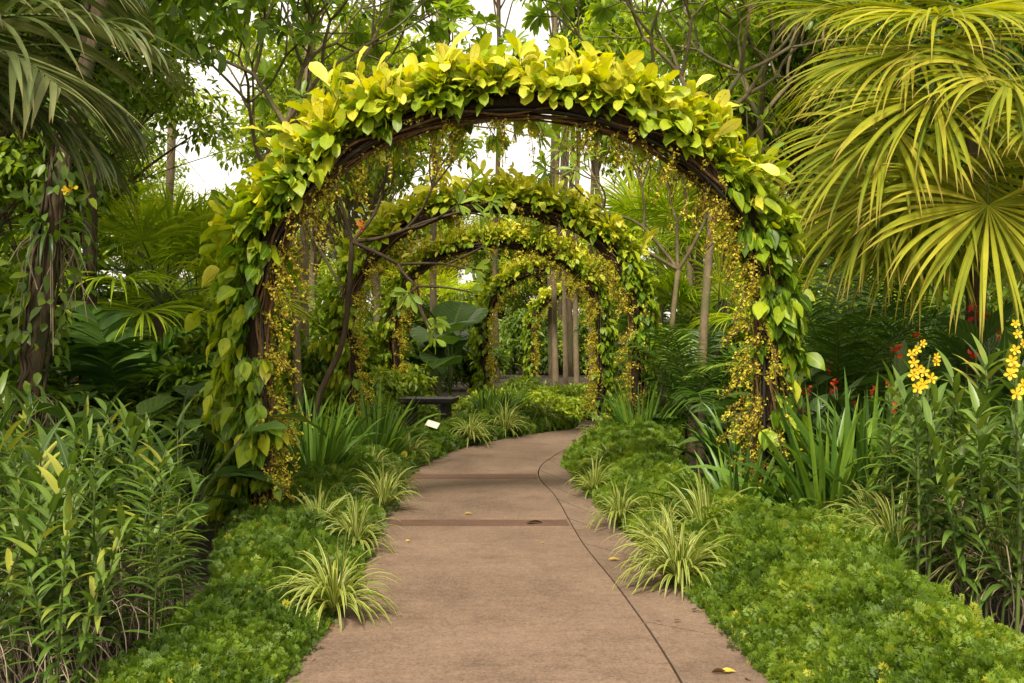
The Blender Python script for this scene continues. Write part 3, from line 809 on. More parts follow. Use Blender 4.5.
# broad leaved plants
def broad_proto(seed, n=22, L=.62, W=.26, mat='broad', name='broadleaf_plant', prof='petiol', spread=.75):
    rng = np.random.default_rng(seed)
    root = empty(name); st, lf = MB(), MB()
    for k in range(n):
        az = rng.uniform(0, 6.28); sp = rng.uniform(.1, spread); h = rng.uniform(.25, 1.0)
        e = np.array([math.cos(az), math.sin(az), 0])
        pts = spline([(0, 0, 0), e * sp * .4 + Z3 * h * .6, e * sp * .8 + Z3 * h], 7)
        tube(st, pts, np.linspace(.010, .006, 7), 5)
        ribbons(lf, pts[-1:], (e * rng.uniform(.4, 1) + Z3 * rng.uniform(-.1, .8))[None], (Z3 + e * .2 + rng.normal(0, .15, 3))[None], L * rng.uniform(.6, 1.1), W * rng.uniform(.75, 1.1), rng.uniform(.6, 1.6), prof, 8, .22, np.clip(rng.normal(.42, .2), 0, 1), wavy=.03, rng=rng)
    st.build('stem', M['stemgreen'], root); lf.build('foliage', M[mat], root)
    return root
broads = [broad_proto(1), broad_proto(2, 18, .75, .3), broad_proto(3, 26, .5, .2)]
rng = np.random.default_rng(5)
BLs = [(-2.55, 7.6), (-3.0, 7.5), (-3.45, 7.4), (-3.95, 7.7), (-2.75, 8.5), (-3.3, 8.6), (-3.9, 8.8), (-4.6, 8.6), (-3.0, 9.8), (-3.7, 10.2), (-4.5, 10.4), (-5.3, 10)]
for j, (x, y) in enumerate(BLs):
    o = use(broads[j % 3]); place(o, (x, y, 0), j * 2.1, rng.uniform(.85, 1.15))
    tag(o, f'dark broadleaf behind the left reed orchids, {ORD[j % 4]} from the path, {("front", "middle", "back")[j // 4]} row', 'plant', 'broad leaved plants behind the left orchids')
BRs = [(3.5, 7.6), (4.0, 7.9), (4.6, 8.2), (3.7, 10.5), (4.4, 10.8), (5.2, 10.4), (2.9, 11.), (2.7, 13.2)]
for j, (x, y) in enumerate(BRs):
    o = use(broads[j % 3]); place(o, (x, y, 0), j * 1.7, rng.uniform(.85, 1.15))
    tag(o, f'dark broadleaf among the red cannas, {ORD[j % 4]} from the path, {("front", "back")[j // 4]} row', 'plant', 'broad leaved plants behind the cannas')
# elephant ears under the third arch
ears = [broad_proto(31, 7, .80, .78, 'ear', 'elephant_ear_plant', 'round', .6), broad_proto(32, 9, .75, .7, 'ear', 'elephant_ear_plant', 'round', .7)]
for x, y, sc, lb in ((-1.40, 22.6, 1.55, 'huge round pale green elephant ear leaves beside the slim trunk under the third arch'), (-2.35, 23.5, 1.2, 'elephant ear plant left of the slim trunk under the third arch'), (3.0, 24, 1.3, 'elephant ear plant past the third arch right leg')):
    o = use(ears[int(y) % 2]); place(o, (x, y, .3), x, sc); tag(o, lb, 'plant', 'elephant ear plants')

# ------------------------------------------------------------------ palms
def fan_leaf(lf, st, p0, p1, face, R, rng, nseg=66, span=2.2, tint=.5, bend=.55):
    """petiole p0->p1, blade spreading from p1; face = blade normal"""
    p0, p1 = np.asarray(p0, float), np.asarray(p1, float)
    mid = (p0 + p1) / 2 + Z3 * np.linalg.norm(p1 - p0) * .12
    pts = spline([p0, mid, p1], 9)
    tube(st, pts, np.linspace(.016, .008, 9), 5)
    ax = nrm(pts[-1] - pts[-2]); face = nrm(face - ax * (face @ ax)); sd = np.cross(ax, face)
    an = np.linspace(-span, span, nseg)
    d = ax * np.cos(an)[:, None] + sd * np.sin(an)[:, None] + face * .12 + rng.normal(0, .07, (nseg, 3))
    up = face + (np.cross(face, d)) * (rng.choice([-1, 1], nseg) * .25)[:, None]
    Ls = R * (1 - .28 * np.abs(an / span) ** 2) * rng.uniform(.9, 1.06, nseg)
    W = R * .45 * (2 * span / nseg) * 1.05
    ribbons(lf, np.repeat(p1[None], nseg, 0), d, up, Ls, W, rng.uniform(.6, 1.4, nseg) * bend, 'fan', 12, .5, np.clip(rng.normal(tint, .16, nseg), 0, 1), bpow=2.4)
def fan_palm(name, label, loc, trunk_h, leaves, seed, group=None, mat='fan', tr=.09, lean=(0, 0)):
    """leaves: list of (dx, dy, dz, R, face) hub positions relative to the crown"""
    rng = np.random.default_rng(seed)
    root = empty(name, loc); tag(root, label, 'palm', group)
    tm = MB()
    pts = spline([(0, 0, -.1), (lean[0] * .4, lean[1] * .4, trunk_h * .5), (lean[0], lean[1], trunk_h)], 40)
    tube(tm, pts, tr * (1 + .07 * np.sin(np.arange(40) * 2.1)), 12)
    tm.build('trunk', M['bark'], root)
    top = pts[-1]
    for hub, R, face, ti in leaves:
        l_, s_ = MB(), MB()
        fan_leaf(l_, s_, top + rng.normal(0, .04, 3), top + np.asarray(hub), np.asarray(face, float), R, rng, tint=ti)
        o = l_.build('leaf', M[mat], root); s_.build('petiole', M['stemgreen'], o)
    return root
# big yellow fan palm on the right: crown placed so that its leaves hang into the picture
FX, FD, FH = 4.15, 8.9, 4.35
def hub(px, py, d): return P(px, py, d) - np.array([FX, FD, FH])
fl = []
for px, py, d, R, face, ti in (
    (988, 205, 7.5, 1.30, (-.1, -1.0, .25), .66), (915, 50, 8.1, 1.35, (-.35, -.55, .9), .66), (890, 125, 8.0, 1.35, (-.45, -.6, .7), .62), (935, 95, 7.7, 1.3, (-.2, -.7, .8), .7),
    (880, 190, 8.3, 1.25, (-.55, -.6, .55), .58), (895, 215, 8.5, 1.0, (-.5, -.7, .4), .48), (1010, 80, 7.5, 1.3, (.15, -.8, .7), .68), (905, -20, 8.6, 1.35, (-.4, -.4, 1.), .72),
    (965, -40, 8.3, 1.35, (-.1, -.6, 1.), .74), (1055, 130, 7.4, 1.2, (.4, -.8, .5), .62), (950, 215, 8.6, .95, (-.2, -.9, .3), .42), (1045, 240, 8.1, .9, (.2, -1., .2), .46),
    (880, 60, 9.6, 1.35, (-.5, -.2, .9), .55), (930, 160, 9.7, 1.25, (-.3, -.4, .8), .45), (1060, 20, 9.2, 1.3, (.4, -.3, 1.), .6), (1100, 200, 8.6, 1.2, (.8, -.4, .5), .5),
    (860, 150, 9.4, 1.2, (-.7, -.3, .6), .48), (1000, 120, 10.0, 1.2, (0, .6, .8), .5), (860, 10, 9.0, 1.25, (-.7, -.4, .8), .6), (940, 15, 7.9, 1.3, (-.3, -.7, .8), .7), (960, 170, 7.9, 1.25, (-.3, -.9, .45), .58), (1000, 20, 8.4, 1.3, (.1, -.6, .9), .66),
    (870, 205, 9.0, 1.05, (-.6, -.5, .6), .5), (925, 210, 8.2, 1.15, (-.45, -.8, .45), .52)):
    fl.append((hub(px, py, d), R * .92, face, ti - .06))
fan_palm('fan_palm', 'large golden green fan palm hanging over the right bed', (FX, FD, 0), FH, fl, 3)
def fan_crown(n, rng, Rr, sp=.9, rise=.35):
    out = []
    for k in range(n):
        az = k * 2.4 + rng.normal(0, .2); el = rng.uniform(-.35, 1.1)
        h = np.array([math.cos(az) * math.cos(el), math.sin(az) * math.cos(el), math.sin(el)]) * sp * rng.uniform(.8, 1.2)
        f = np.array([math.cos(az) * .5, math.sin(az) * .5, .8])
        out.append((h + Z3 * .1, Rr * rng.uniform(.85, 1.1), f, float(np.clip(rng.normal(.66, .12), 0, 1))))
    return out
FP = 'lime fan palms in the thicket'
for px, d, th, n, R, lb, sd in (
    (160, 12.3, 2.0, 18, 1.0, 'bright lime fan palm glowing behind the nearest arch left leg', 41), (196, 14.5, 1.9, 16, 1.05, 'taller lime fan palm rising left of the arches', 42), (130, 16, 2.9, 15, 1.1, 'lime fan palm behind the mossy trunks', 43),
    (715, 15.5, 1.5, 14, 1.05, 'green fan palm seen through the nearest arch beside its right leg', 44), (660, 20, 3.2, 14, 1.25, 'pale fan palm right of the second arch right leg', 45), (628, 44, 3.0, 14, 1.3, 'small fan palm far behind the second arch right leg', 46),
    (845, 16, 2.6, 16, 1.2, 'fan palm behind the feather palm on the right', 47), (430, 34, 2.6, 14, 1.3, 'fan palm in the gap under the third arch', 48)):
    fan_palm('fan_palm', lb, (X_at(px, d), d, 0), th, fan_crown(n, np.random.default_rng(sd), R), sd, FP, 'limefan', .07)

def frond(lf, st, base, d, L, droop, n, ll, lw, rng, tint=.5, hang=.9, vee=.4, lbend=1.0, fwd=.55):
    pts = [np.asarray(base, float)]; dd = nrm(np.asarray(d, float)); dirs = [dd]
    for k in range(16):
        dd = nrm(dd - Z3 * droop / 16 * (k / 8)); pts.append(pts[-1] + dd * L / 16); dirs.append(dd)
    pts, dirs = np.array(pts), np.array(dirs)
    tube(st, pts, np.linspace(.018, .004, 17) * max(L / 2., .5), 5)
    f = np.linspace(.10, 1, n); x = np.linspace(0, 1, 17)
    p = np.stack([np.interp(f, x, pts[:, k]) for k in range(3)], -1); t = nrm(np.stack([np.interp(f, x, dirs[:, k]) for k in range(3)], -1))
    sd = nrm(np.cross(t, Z3)); up = np.cross(sd, t)
    for sg in (-1, 1):
        ld = t * fwd + sd * sg + up * vee + rng.normal(0, .14, (n, 3))
        ribbons(lf, p, ld, up + rng.normal(0, .22, (n, 3)), ll * np.sin(np.pi * (f * .86 + .1)) ** .6 * rng.uniform(.9, 1.08, n), lw * rng.uniform(.85, 1.1, n), lbend * hang * rng.uniform(.8, 1.3, n), 'lance', 7, .35, np.clip(rng.normal(tint, .12, n), 0, 1), bpow=.6)
def feather_palm(name, label, loc, trunk_h, fronds, seed, group=None, mat='frond', tr=.1, bark='bark', n=34, ll=.75, lw=.045, hang=.9, vee=.4, fwd=.55):
    rng = np.random.default_rng(seed)
    root = empty(name, loc); tag(root, label, 'palm', group)
    tm = MB(); nn = max(8, int(trunk_h * 6))
    pts = np.c_[.06 * np.sin(np.linspace(0, 2.5, nn)), .04 * np.sin(np.linspace(0, 3, nn)), np.linspace(-.1, trunk_h, nn)]
    tube(tm, pts, tr * (1.05 - .2 * np.linspace(0, 1, nn)) * (1 + .05 * np.sin(np.arange(nn) * 2.)), 12)
    tm.build('trunk', M[bark], root)
    for d, L, dr, ti in fronds:
        l_, s_ = MB(), MB()
        frond(l_, s_, pts[-1] + nrm(np.asarray(d, float)) * tr * .5, d, L, dr, n, ll, lw, rng, ti, hang, vee, 1., fwd)
        o = l_.build('frond', M[mat], root); s_.build('rachis', M['stemgreen'], o)
    return root
# palm whose fronds droop in from the upper left
feather_palm('feather_palm', 'drooping grey green feather palm reaching in at the upper left', (-4.32, 6.2, 0), 3.22, [
    ((1., -.05, .42), 2.1, 1.0, .72), ((.9, .35, .30), 1.8, 1.2, .5), ((.95, -.35, .20), 1.9, 1.0, .78), ((.5, -.7, .6), 2.2, 1.1, .5), ((.8, .3, .75), 1.9, 1.1, .55),
    ((.3, .1, 1.), 2.2, 1.6, .6), ((-.8, .2, .6), 2.2, 1.2, .5), ((-.4, -.8, .6), 2.2, 1.2, .5), ((-.3, .8, .5), 2.2, 1.2, .4), ((.85, .1, .02), 1.7, .9, .4)], 8, None, 'frond', .11, n=36, ll=1.15, lw=.045, hang=.8, vee=-.05, fwd=1.05)
def rosette(n, rng, L, e0=.3, e1=1.2, dr=1.0):
    out = []
    for k in range(n):
        az = k * 2.4 + rng.normal(0, .15); el = rng.uniform(e0, e1)
        out.append((np.array([math.cos(az) * math.cos(el), math.sin(az) * math.cos(el), math.sin(el)]), L * rng.uniform(.85, 1.1), dr * rng.uniform(.7, 1.3), float(np.clip(rng.normal(.45, .15), 0, 1))))
    return out
CY = 'low feather palms in the thicket'
for px, d, th, n, L, lb, mt, sd, lw, ll in (
    (835, 10.5, .9, 15, 1.75, 'feathery dark palm arching between the nearest arch and the red cannas', 'palmgreen', 61, .022, .42),
    (905, 11.5, 1.1, 15, 1.8, 'feathery dark palm behind the yellow orchids', 'palmgreen', 62, .022, .42),
    (990, 10.2, .8, 13, 1.6, 'feathery dark palm beneath the golden fan palm', 'palmgreen', 63, .022, .42),
    (125, 10.5, .7, 10, 1.35, 'coarse feather palm with wide leaflets before the mossy trunks', 'palmgreen', 64, .085, .62),
    (690, 13.5, .7, 13, 1.4, 'feathery palm seen through the nearest arch by its right leg', 'palmgreen', 65, .025, .42),
    (405, 26, 1.2, 12, 1.8, 'feathery palm in the shade under the third arch', 'palmgreen', 66, .06, .6),
    (640, 24, 1.4, 12, 1.8, 'feathery palm behind the second arch right leg', 'palmgreen', 67, .05, .55)):
    r_ = np.random.default_rng(sd)
    feather_palm('feather_palm', lb, (X_at(px, d), d, 0), th, rosette(n, r_, L), sd, CY, mt, .09, n=30 if lw > .05 else 44, ll=ll, lw=lw, hang=.7, vee=.3)

# ------------------------------------------------------------------ trees
def leaf_cloud(lf, rng, centers, radii, per, L, W, tint0, flat=.65, seg=3, prof='ovate', fold=.25):
    for c, r in zip(centers, radii):
        n = int(per * rng.uniform(.7, 1.3))
        q = rng.normal(0, 1, (n, 3)); q = nrm(q) * (rng.random(n) ** .5)[:, None] * np.array([1, 1, flat]) * r
        out = nrm(q + 1e-6)
        d = nrm(out * .5 + rng.normal(0, .7, (n, 3)) - Z3 * .25)
        up = Z3 + out * .4 + rng.normal(0, .45, (n, 3))
        t = np.clip(tint0 + rng.normal(0, .10) + rng.normal(0, .13, n), 0, 1)
        ribbons(lf, c + q, d, up, L * rng.uniform(.65, 1.25, n), W * rng.uniform(.75, 1.2, n), rng.uniform(.1, 1., n), prof, seg, fold, t)
def tree_proto(seed, H, r0, z0, rx, ncl, per, L, W, mat, bark, cl=.7, tint=.45, lean=(0., 0.), name='broadleaf_tree', drop=0.):
    rng = np.random.default_rng(seed)
    root = empty(name)
    tr, lf = MB(), MB()
    n = 14; t = np.linspace(0, 1, n)
    pts = np.c_[lean[0] * t ** 1.3 + .10 * np.sin(t * 5 + seed), lean[1] * t + .10 * np.sin(t * 4 + seed * 2), -.1 + (H * .86) * t]
    tube(tr, pts, r0 * (1 - .72 * t) * (1 + .35 * np.exp(-t * 14)), 10)
    cz = (z0 + H) / 2; rz = (H - z0) / 2
    q = nrm(rng.normal(0, 1, (ncl, 3))) * (rng.random(ncl) ** .4)[:, None]
    C = np.array([lean[0], lean[1], cz]) + q * np.array([rx, rx, rz])
    for c in C:
        f = np.clip((c[2] - rz * .45) / H + rng.uniform(-.1, .02), .25, .97)
        b = np.array([np.interp(f, t, pts[:, k]) for k in range(3)])
        m = (b + c) / 2 + Z3 * rng.uniform(0, .3) + rng.normal(0, .12, 3)
        tube(tr, spline([b, m, c], 7), np.linspace(max(r0 * (1 - .72 * f) * .45, .02), .008, 7), 5)
        for e in range(3):
            tube(tr, spline([m, (m + c) / 2 + rng.normal(0, .15, 3), c + rng.normal(0, cl * .6, 3)], 5), np.linspace(.012, .004, 5), 4, cap=False)
    leaf_cloud(lf, rng, C, cl * rng.uniform(.7, 1.25, ncl), per, L, W, tint)
    tr.build('trunk', M[bark], root); lf.build('crown', M[mat], root)
    return root
tA = tree_proto(1, 9.5, .15, 3.6, 2.5, 60, 240, .14, .062, 'tree1', 'bark', .65, .5)
tB = tree_proto(2, 11., .17, 3.2, 2.8, 60, 230, .20, .085, 'tree2', 'barkpale', .85, .45)
tC = tree_proto(3, 13., .20, 2.2, 3.4, 90, 230, .26, .11, 'tree1', 'barkdark', 1.05, .36)
tD = tree_proto(4, 8., .11, 3.4, 2.3, 60, 230, .14, .062, 'tree1', 'bark', .6, .55)
tE = tree_proto(6, 15., .22, 2.0, 3.8, 110, 230, .30, .12, 'tree2', 'barkdark', 1.2, .40)
TR = [
    # px, depth, proto, scale, label
    (50, 12.5, 0, .85, 'leafy tree shading the upper left behind the drooping feather palm'),
    (-40, 11.0, 3, .9, 'leafy tree at the left edge above the mossy trunk'),
    (40, 22, 3, 1.35, 'mid green tree with fine leaves between the feather palm and the nearest arch'),
    (-120, 15.5, 2, .7, 'dark dense tree at the left edge behind the mossy trunk'),
    (345, 20, 5, .85, 'pale open tree behind the nearest arch left shoulder'),
    (315, 25, 5, 1.05, 'pale leafy tree behind the forked plumeria left of the arch'),
    (375, 24, 5, .95, 'pale open tree above the top of the nearest arch'),
    (700, 22, 5, 1.0, 'pale leafy tree above the nearest arch right shoulder'),
    (810, 19, 3, 1.3, 'green tree between the plumeria and the golden fan palm'),
    (740, 27, 5, 1.1, 'tall open tree right of the nearest arch right shoulder'),
    (930, 17, 2, .75, 'dark tree directly behind the golden fan palm'),
    (1090, 14, 2, .75, 'dark tree at the right edge behind the golden fan palm'),
    (597, 26, 6, 1.0, 'dark evergreen tree above the crown of the nearest arch'),
]
tF = tree_proto(7, 10., .12, 4.8, 2.6, 46, 130, .22, .095, 'tree2', 'barkpale', .8, .5)
tG = tree_proto(8, 12., .12, 7.5, 1.2, 40, 220, .20, .075, 'tree1', 'barkdark', .55, .25)
protos = [tA, tB, tC, tD, tE, tF, tG]
HT = [9.5, 11, 13, 8, 15, 10, 12]
for px, d, k, sc, lb in TR:
    o = use(protos[k]); place(o, (X_at(px, d), d, 0), px * .37, sc); tag(o, lb, 'tree')
rng = np.random.default_rng(12)
FAR = [(-420, 40), (-330, 34), (-240, 30), (-170, 26), (20, 32), (90, 40), (160, 46), (235, 50), (310, 54), (385, 58), (440, 60), (500, 64), (545, 60), (600, 56), (680, 50), (740, 42), (800, 46), (860, 34), (930, 30), (1000, 36), (1070, 28), (1150, 32), (1260, 36), (1380, 40)]
for j, (px, d) in enumerate(FAR):
    k = [1, 4, 5, 0, 4, 5, 1][j % 7]
    if 370 < px < 640: k = 4
    yt = rng.uniform(80, 160)
    if 120 < px < 330: yt = rng.uniform(165, 190)
    if 370 < px < 640: yt = rng.uniform(185, 205)
    sc = float(np.clip((1.6 + (338 - yt) / F * d) / HT[k], .3, 1.4))
    o = use(protos[k]); place(o, (X_at(px, d), d, 0), j * 1.9, (sc * 1.15, sc * 1.15, sc))
    side = 'left of the arches' if px < 512 else 'right of the arches'
    tag(o, f'far tree closing the view {side}, {ORD[j if px < 512 else j - 12]} from left to right', 'tree', 'far trees closing the view')

# shrubs of the understorey
def shrub_proto(seed, h, r, ncl, per, L, W, tint, mat='shrub'):
    rng = np.random.default_rng(seed)
    root = empty('leafy_shrub'); st, lf = MB(), MB()
    q = nrm(rng.normal(0, 1, (ncl, 3))) * (rng.random(ncl) ** .35)[:, None]; q[:, 2] = np.abs(q[:, 2])
    C = q * np.array([r, r, h * .8]) + Z3 * h * .12
    for c in C:
        tube(st, spline([(rng.normal(0, .06), rng.normal(0, .06), -.05), c * np.array([.4, .4, .55]), c], 6), np.linspace(.016, .004, 6), 4, cap=False)
    leaf_cloud(lf, rng, C, .34 * rng.uniform(.7, 1.3, ncl) * r, per, L, W, tint)
    st.build('stem', M['barkdark'], root); lf.build('foliage', M[mat], root)
    return root
sh = [shrub_proto(1, 1.8, 1.0, 26, 120, .15, .06, .45), shrub_proto(2, 2.4, 1.1, 30, 110, .20, .075, .38), shrub_proto(3, 1.3, .9, 22, 130, .12, .05, .55), shrub_proto(4, 2.8, 1.2, 34, 110, .24, .085, .30), shrub_proto(5, .55, .6, 18, 90, .11, .05, .6)]
SH = [(-5.6, 9.2, 3), (-6.2, 11, 3), (-5.2, 12.2, 1), (-4.2, 12.6, 0), (-3.3, 12.4, 2), (-6.6, 13.5, 3), (-5.4, 14.6, 3), (-4.2, 15.4, 1), (-3.2, 15.2, 0), (-2.7, 17.2, 2),
      (-4.6, 18, 3), (-3.6, 19.5, 1), (-2.6, 20.5, 0), (-6.5, 19, 3), (-5.4, 22, 3), (-3.9, 24.5, 1), (-2.6, 25.8, 3), (-1.2, 31., 1), (-3.2, 31, 3), (.4, 30, 4), (-.3, 45, 1), (2.0, 22.5, 4), (3.2, 21, 2), (5.6, 37, 3), (6.0, 33, 3), (-1.6, 40, 3), (.6, 44, 3), (3., 50, 3), (1.2, 52, 3), (-.6, 50, 3), (2.4, 46, 3), (3.7, 45, 3), (1.9, 44, 1), (4.6, 47, 3), (-.9, 19.8, 4), (-.2, 20.3, 4), (.6, 20.1, 4), (1.3, 20.0, 4), (2.0, 20.5, 4), (2.9, 20.2, 4), (3.6, 20.2, 2), (.9, 22., 4), (-.2, 22.5, 4), (.3, 24.5, 4), (1.6, 24, 4), (-1.9, 18.6, 4), (5.2, 44, 3), (-3.6, 46, 3),
      (3.6, 12.5, 2), (4.6, 12.8, 1), (5.8, 12.4, 3), (7.0, 13.0, 3), (3.3, 14.3, 0), (4.8, 15.2, 1), (6.4, 15.8, 3), (4.4, 20.4, 1), (5.6, 20.6, 3), (7.2, 19.6, 3), (5.2, 26, 3), (7.8, 25, 3), (9.8, 22, 3), (-8.5, 16, 3), (-8.6, 23, 3), (8.6, 16.5, 3), (-7.0, 28, 3), (6.8, 32, 3), (10.5, 30, 3), (-10.5, 30, 3)]
nl = {'L': 0, 'R': 0, 'C': 0}
for j, (x, y, k) in enumerate(SH):
    o = use(sh[k]); place(o, (x, y, 0), j * 2.3, rng.uniform(.85, 1.2))
    z = 'L' if (x < -2.4 and j < 48 or x < -6.5) else ('C' if j < 48 else 'R')
    lab = {'L': 'leafy green shrub in the thicket left of the arches', 'C': 'leafy green shrub beyond the path bend under the arches', 'R': 'leafy green shrub in the thicket right of the arches'}[z]
    tag(o, lab, 'shrub', {'L': 'shrubs of the left thicket', 'C': 'shrubs beyond the path bend', 'R': 'shrubs of the right thicket'}[z])

# plumeria: forked bare limbs with rosettes at the tips
def plumeria(label, base, pts0, r0, seed, depth=4, seglen=.75, spread=.6, up=.25, nl=19, L=.26, W=.078, loc_dirs=None, tint=.5, bark='plumbark'):
    rng = np.random.default_rng(seed)
    root = empty('plumeria_tree', base); tag(root, label, 'tree', 'plumeria trees with bare forked limbs')
    tr, lf = MB(), MB()
    pl = spline(pts0, 12)
    tube(tr, pl, np.linspace(r0, r0 * .72, 12), 9)
    tips = []
    def grow(p, d, r, ln, k):
        e = nrm(d + rng.normal(0, .18, 3))
        q = spline([p, p + (d + e) * .25 * ln + rng.normal(0, .03, 3), p + (d * .5 + e * .5) * ln + Z3 * up * ln * .3], 6)
        tube(tr, q, np.linspace(r, r * .78, 6), 6)
        nd = nrm(q[-1] - q[-2])
        if k == 0: tips.append((q[-1], nd)); return
        nb = 2 if rng.random() < .6 else 3
        a0 = rng.uniform(0, 6.28); s1 = nrm(np.cross(nd, np.array([.3, .5, .8]))); s2 = np.cross(nd, s1)
        for b in range(nb):
            a = a0 + b * 6.283 / nb + rng.normal(0, .3)
            grow(q[-1], nrm(nd + (s1 * math.cos(a) + s2 * math.sin(a)) * spread * rng.uniform(.7, 1.3) + Z3 * up), r * .72, ln * rng.uniform(.72, .98), k - 1)
    d0 = nrm(pl[-1] - pl[-2])
    dirs = loc_dirs if loc_dirs is not None else [nrm(d0 + np.array([math.cos(a), math.sin(a), .2]) * .7) for a in (0.3, 2.3, 4.4)]
    for dd in dirs: grow(pl[-1], nrm(np.asarray(dd, float)), r0 * .60, seglen, depth - 1)
    for p, nd in tips:
        n = rng.integers(nl - 3, nl + 4)
        az = np.arange(n) * 2.4; s1 = nrm(np.cross(nd, np.array([.3, .5, .8]))); s2 = np.cross(nd, s1)
        d = nd * rng.uniform(.15, .9, n)[:, None] + s1 * np.cos(az)[:, None] + s2 * np.sin(az)[:, None]
        ribbons(lf, p - nd * rng.uniform(0, .06, n)[:, None], d, nd + Z3 * .5 + rng.normal(0, .2, (n, 3)), L * rng.uniform(.7, 1.2, n), W * rng.uniform(.85, 1.15, n), rng.uniform(.2, 1.1, n), 'spoon', 5, .22, np.clip(rng.normal(tint, .16, n), 0, 1))
    tr.build('trunk', M[bark], root); lf.build('crown', M['plum'], root)
    return root
def rel(px, py, d, b): return tuple(P(px, py, d) - np.asarray(b))
b = np.array([X_at(300, 13.), 13., 0]); plumeria('plumeria with bare forked limbs rising behind the nearest arch left shoulder', tuple(b), [(0, 0, -.1), (-.05, 0, 1.6), rel(290, 190, 13, b), rel(286, 125, 13, b)],   .06, 3, 5, .85, .75, .12, loc_dirs=[(.6, -.2, .8), (-.5, .2, .9), (.1, .4, 1.), (1.0, .1, .55)])
b = np.array([X_at(258, 14.), 14., 0]); plumeria('plumeria with forked limbs in the gap left of the nearest arch', tuple(b), [(0, 0, -.1), (.1, 0, 1.8), rel(262, 165, 14, b)],   .05, 14, 4, .85, .75, .15, tint=.4)
b = np.array([X_at(700, 13.5), 13.5, 0]); plumeria('plumeria with pale forked limbs above the nearest arch right shoulder', tuple(b), [(0, 0, -.1), (.05, 0, 1.7), rel(712, 200, 13.5, b), rel(704, 130, 13.5, b)],   .065, 5, 5, .85, .75, .12, loc_dirs=[(-.8, -.1, .7), (-.3, .3, 1.), (.5, -.2, .9), (.9, .2, .5)])
b = np.array([X_at(765, 16), 16., 0]); plumeria('plumeria with forked limbs left of the golden fan palm', tuple(b), [(0, 0, -.1), (-.05, 0, 2.), rel(762, 190, 16, b), rel(760, 120, 16, b)],  .07, 6, 5, .9, .7, .18)
b = np.array([X_at(308, 11.6), 11.6, 0]); plumeria('leaning plumeria branching across the opening of the nearest arch', tuple(b), [(0, 0, -.05), rel(318, 400, 11.6, b), rel(342, 345, 11.6, b), rel(349, 290, 11.5, b), rel(352, 242, 11.4, b)],   .040, 9, 3, .66, .62, .08, 8, .20, .058, bark='barkdark', loc_dirs=[(1., -.2, .35), (.8, -.3, -.15), (-.3, -.1, .9), (.5, .2, .8)])
b = np.array([X_at(655, 14.5), 14.5, 0]); plumeria('small plumeria with thin limbs between the nearest and second arch on the right', tuple(b), [(0, 0, -.05), (.2, 0, 1.4), rel(678, 270, 14.5, b)], .05, 21, 4, .8, .6, .15, 8, .24, .065, loc_dirs=[(-.6, 0, .9), (.5, 0, .8), (-.9, -.2, .35), (.1, .4, 1.)])

# mossy trunks with perching ferns, left
def bare_tree(label, name, pts, r, k_crown, seed, bark='bark', group=None, crown=True, cr=(1.6, 1.3), L=.2, ncl=16):
    rng = np.random.default_rng(seed)
    base = np.array([pts[0][0], pts[0][1], 0.])
    root = empty(name, tuple(base)); tag(root, label, 'tree', group)
    tr, lf = MB(), MB()
    pl = spline(np.asarray(pts) - base, 40)
    wob = 1 + .10 * np.sin(np.linspace(0, 23, 40)) * rng.uniform(.5, 1) + rng.normal(0, .035, 40)
    tube(tr, pl, np.linspace(r, r * .6, 40) * wob, 12)
    top = pl[-1]
    C = top + rng.normal(0, 1, (ncl, 3)) * np.array([cr[0], cr[0], cr[1]]) * .6 + Z3 * cr[1] * .4
    for c in C:
        bpt = pl[rng.integers(30, 40)]
        tube(tr, spline([bpt, (bpt + c) / 2 + rng.normal(0, .15, 3), c], 6), np.linspace(r * .35, .008, 6), 5)
    leaf_cloud(lf, rng, C, .65 * rng.uniform(.7, 1.3, ncl), 200, L, L * .42, .4)
    tr.build('trunk', M[bark], root); lf.build('crown', M['tree1'], root)
    return root
bare_tree('mossy leaning trunk carrying perching ferns at the left edge', 'mossy_tree', [P(12, 545, 8.2), P(28, 400, 8.2), P(45, 280, 8.3), P(62, 160, 8.4), P(95, 30, 8.6), P(120, -90, 8.8)], .10, 0, 1)
bare_tree('slim dark trunk just right of the mossy leaning trunk', 'slim_tree', [P(84, 490, 11), P(88, 380, 11), P(90, 240, 11), P(96, 100, 11.2), P(100, -60, 11.5)], .085, 0, 2, 'barkdark')
bare_tree('second thin brown stem beside the slim dark trunk', 'slim_tree', [P(73, 490, 11.5), P(74, 350, 11.5), P(70, 220, 11.5), P(60, 60, 11.8), P(50, -60, 12)], .05, 0, 3, 'bark')
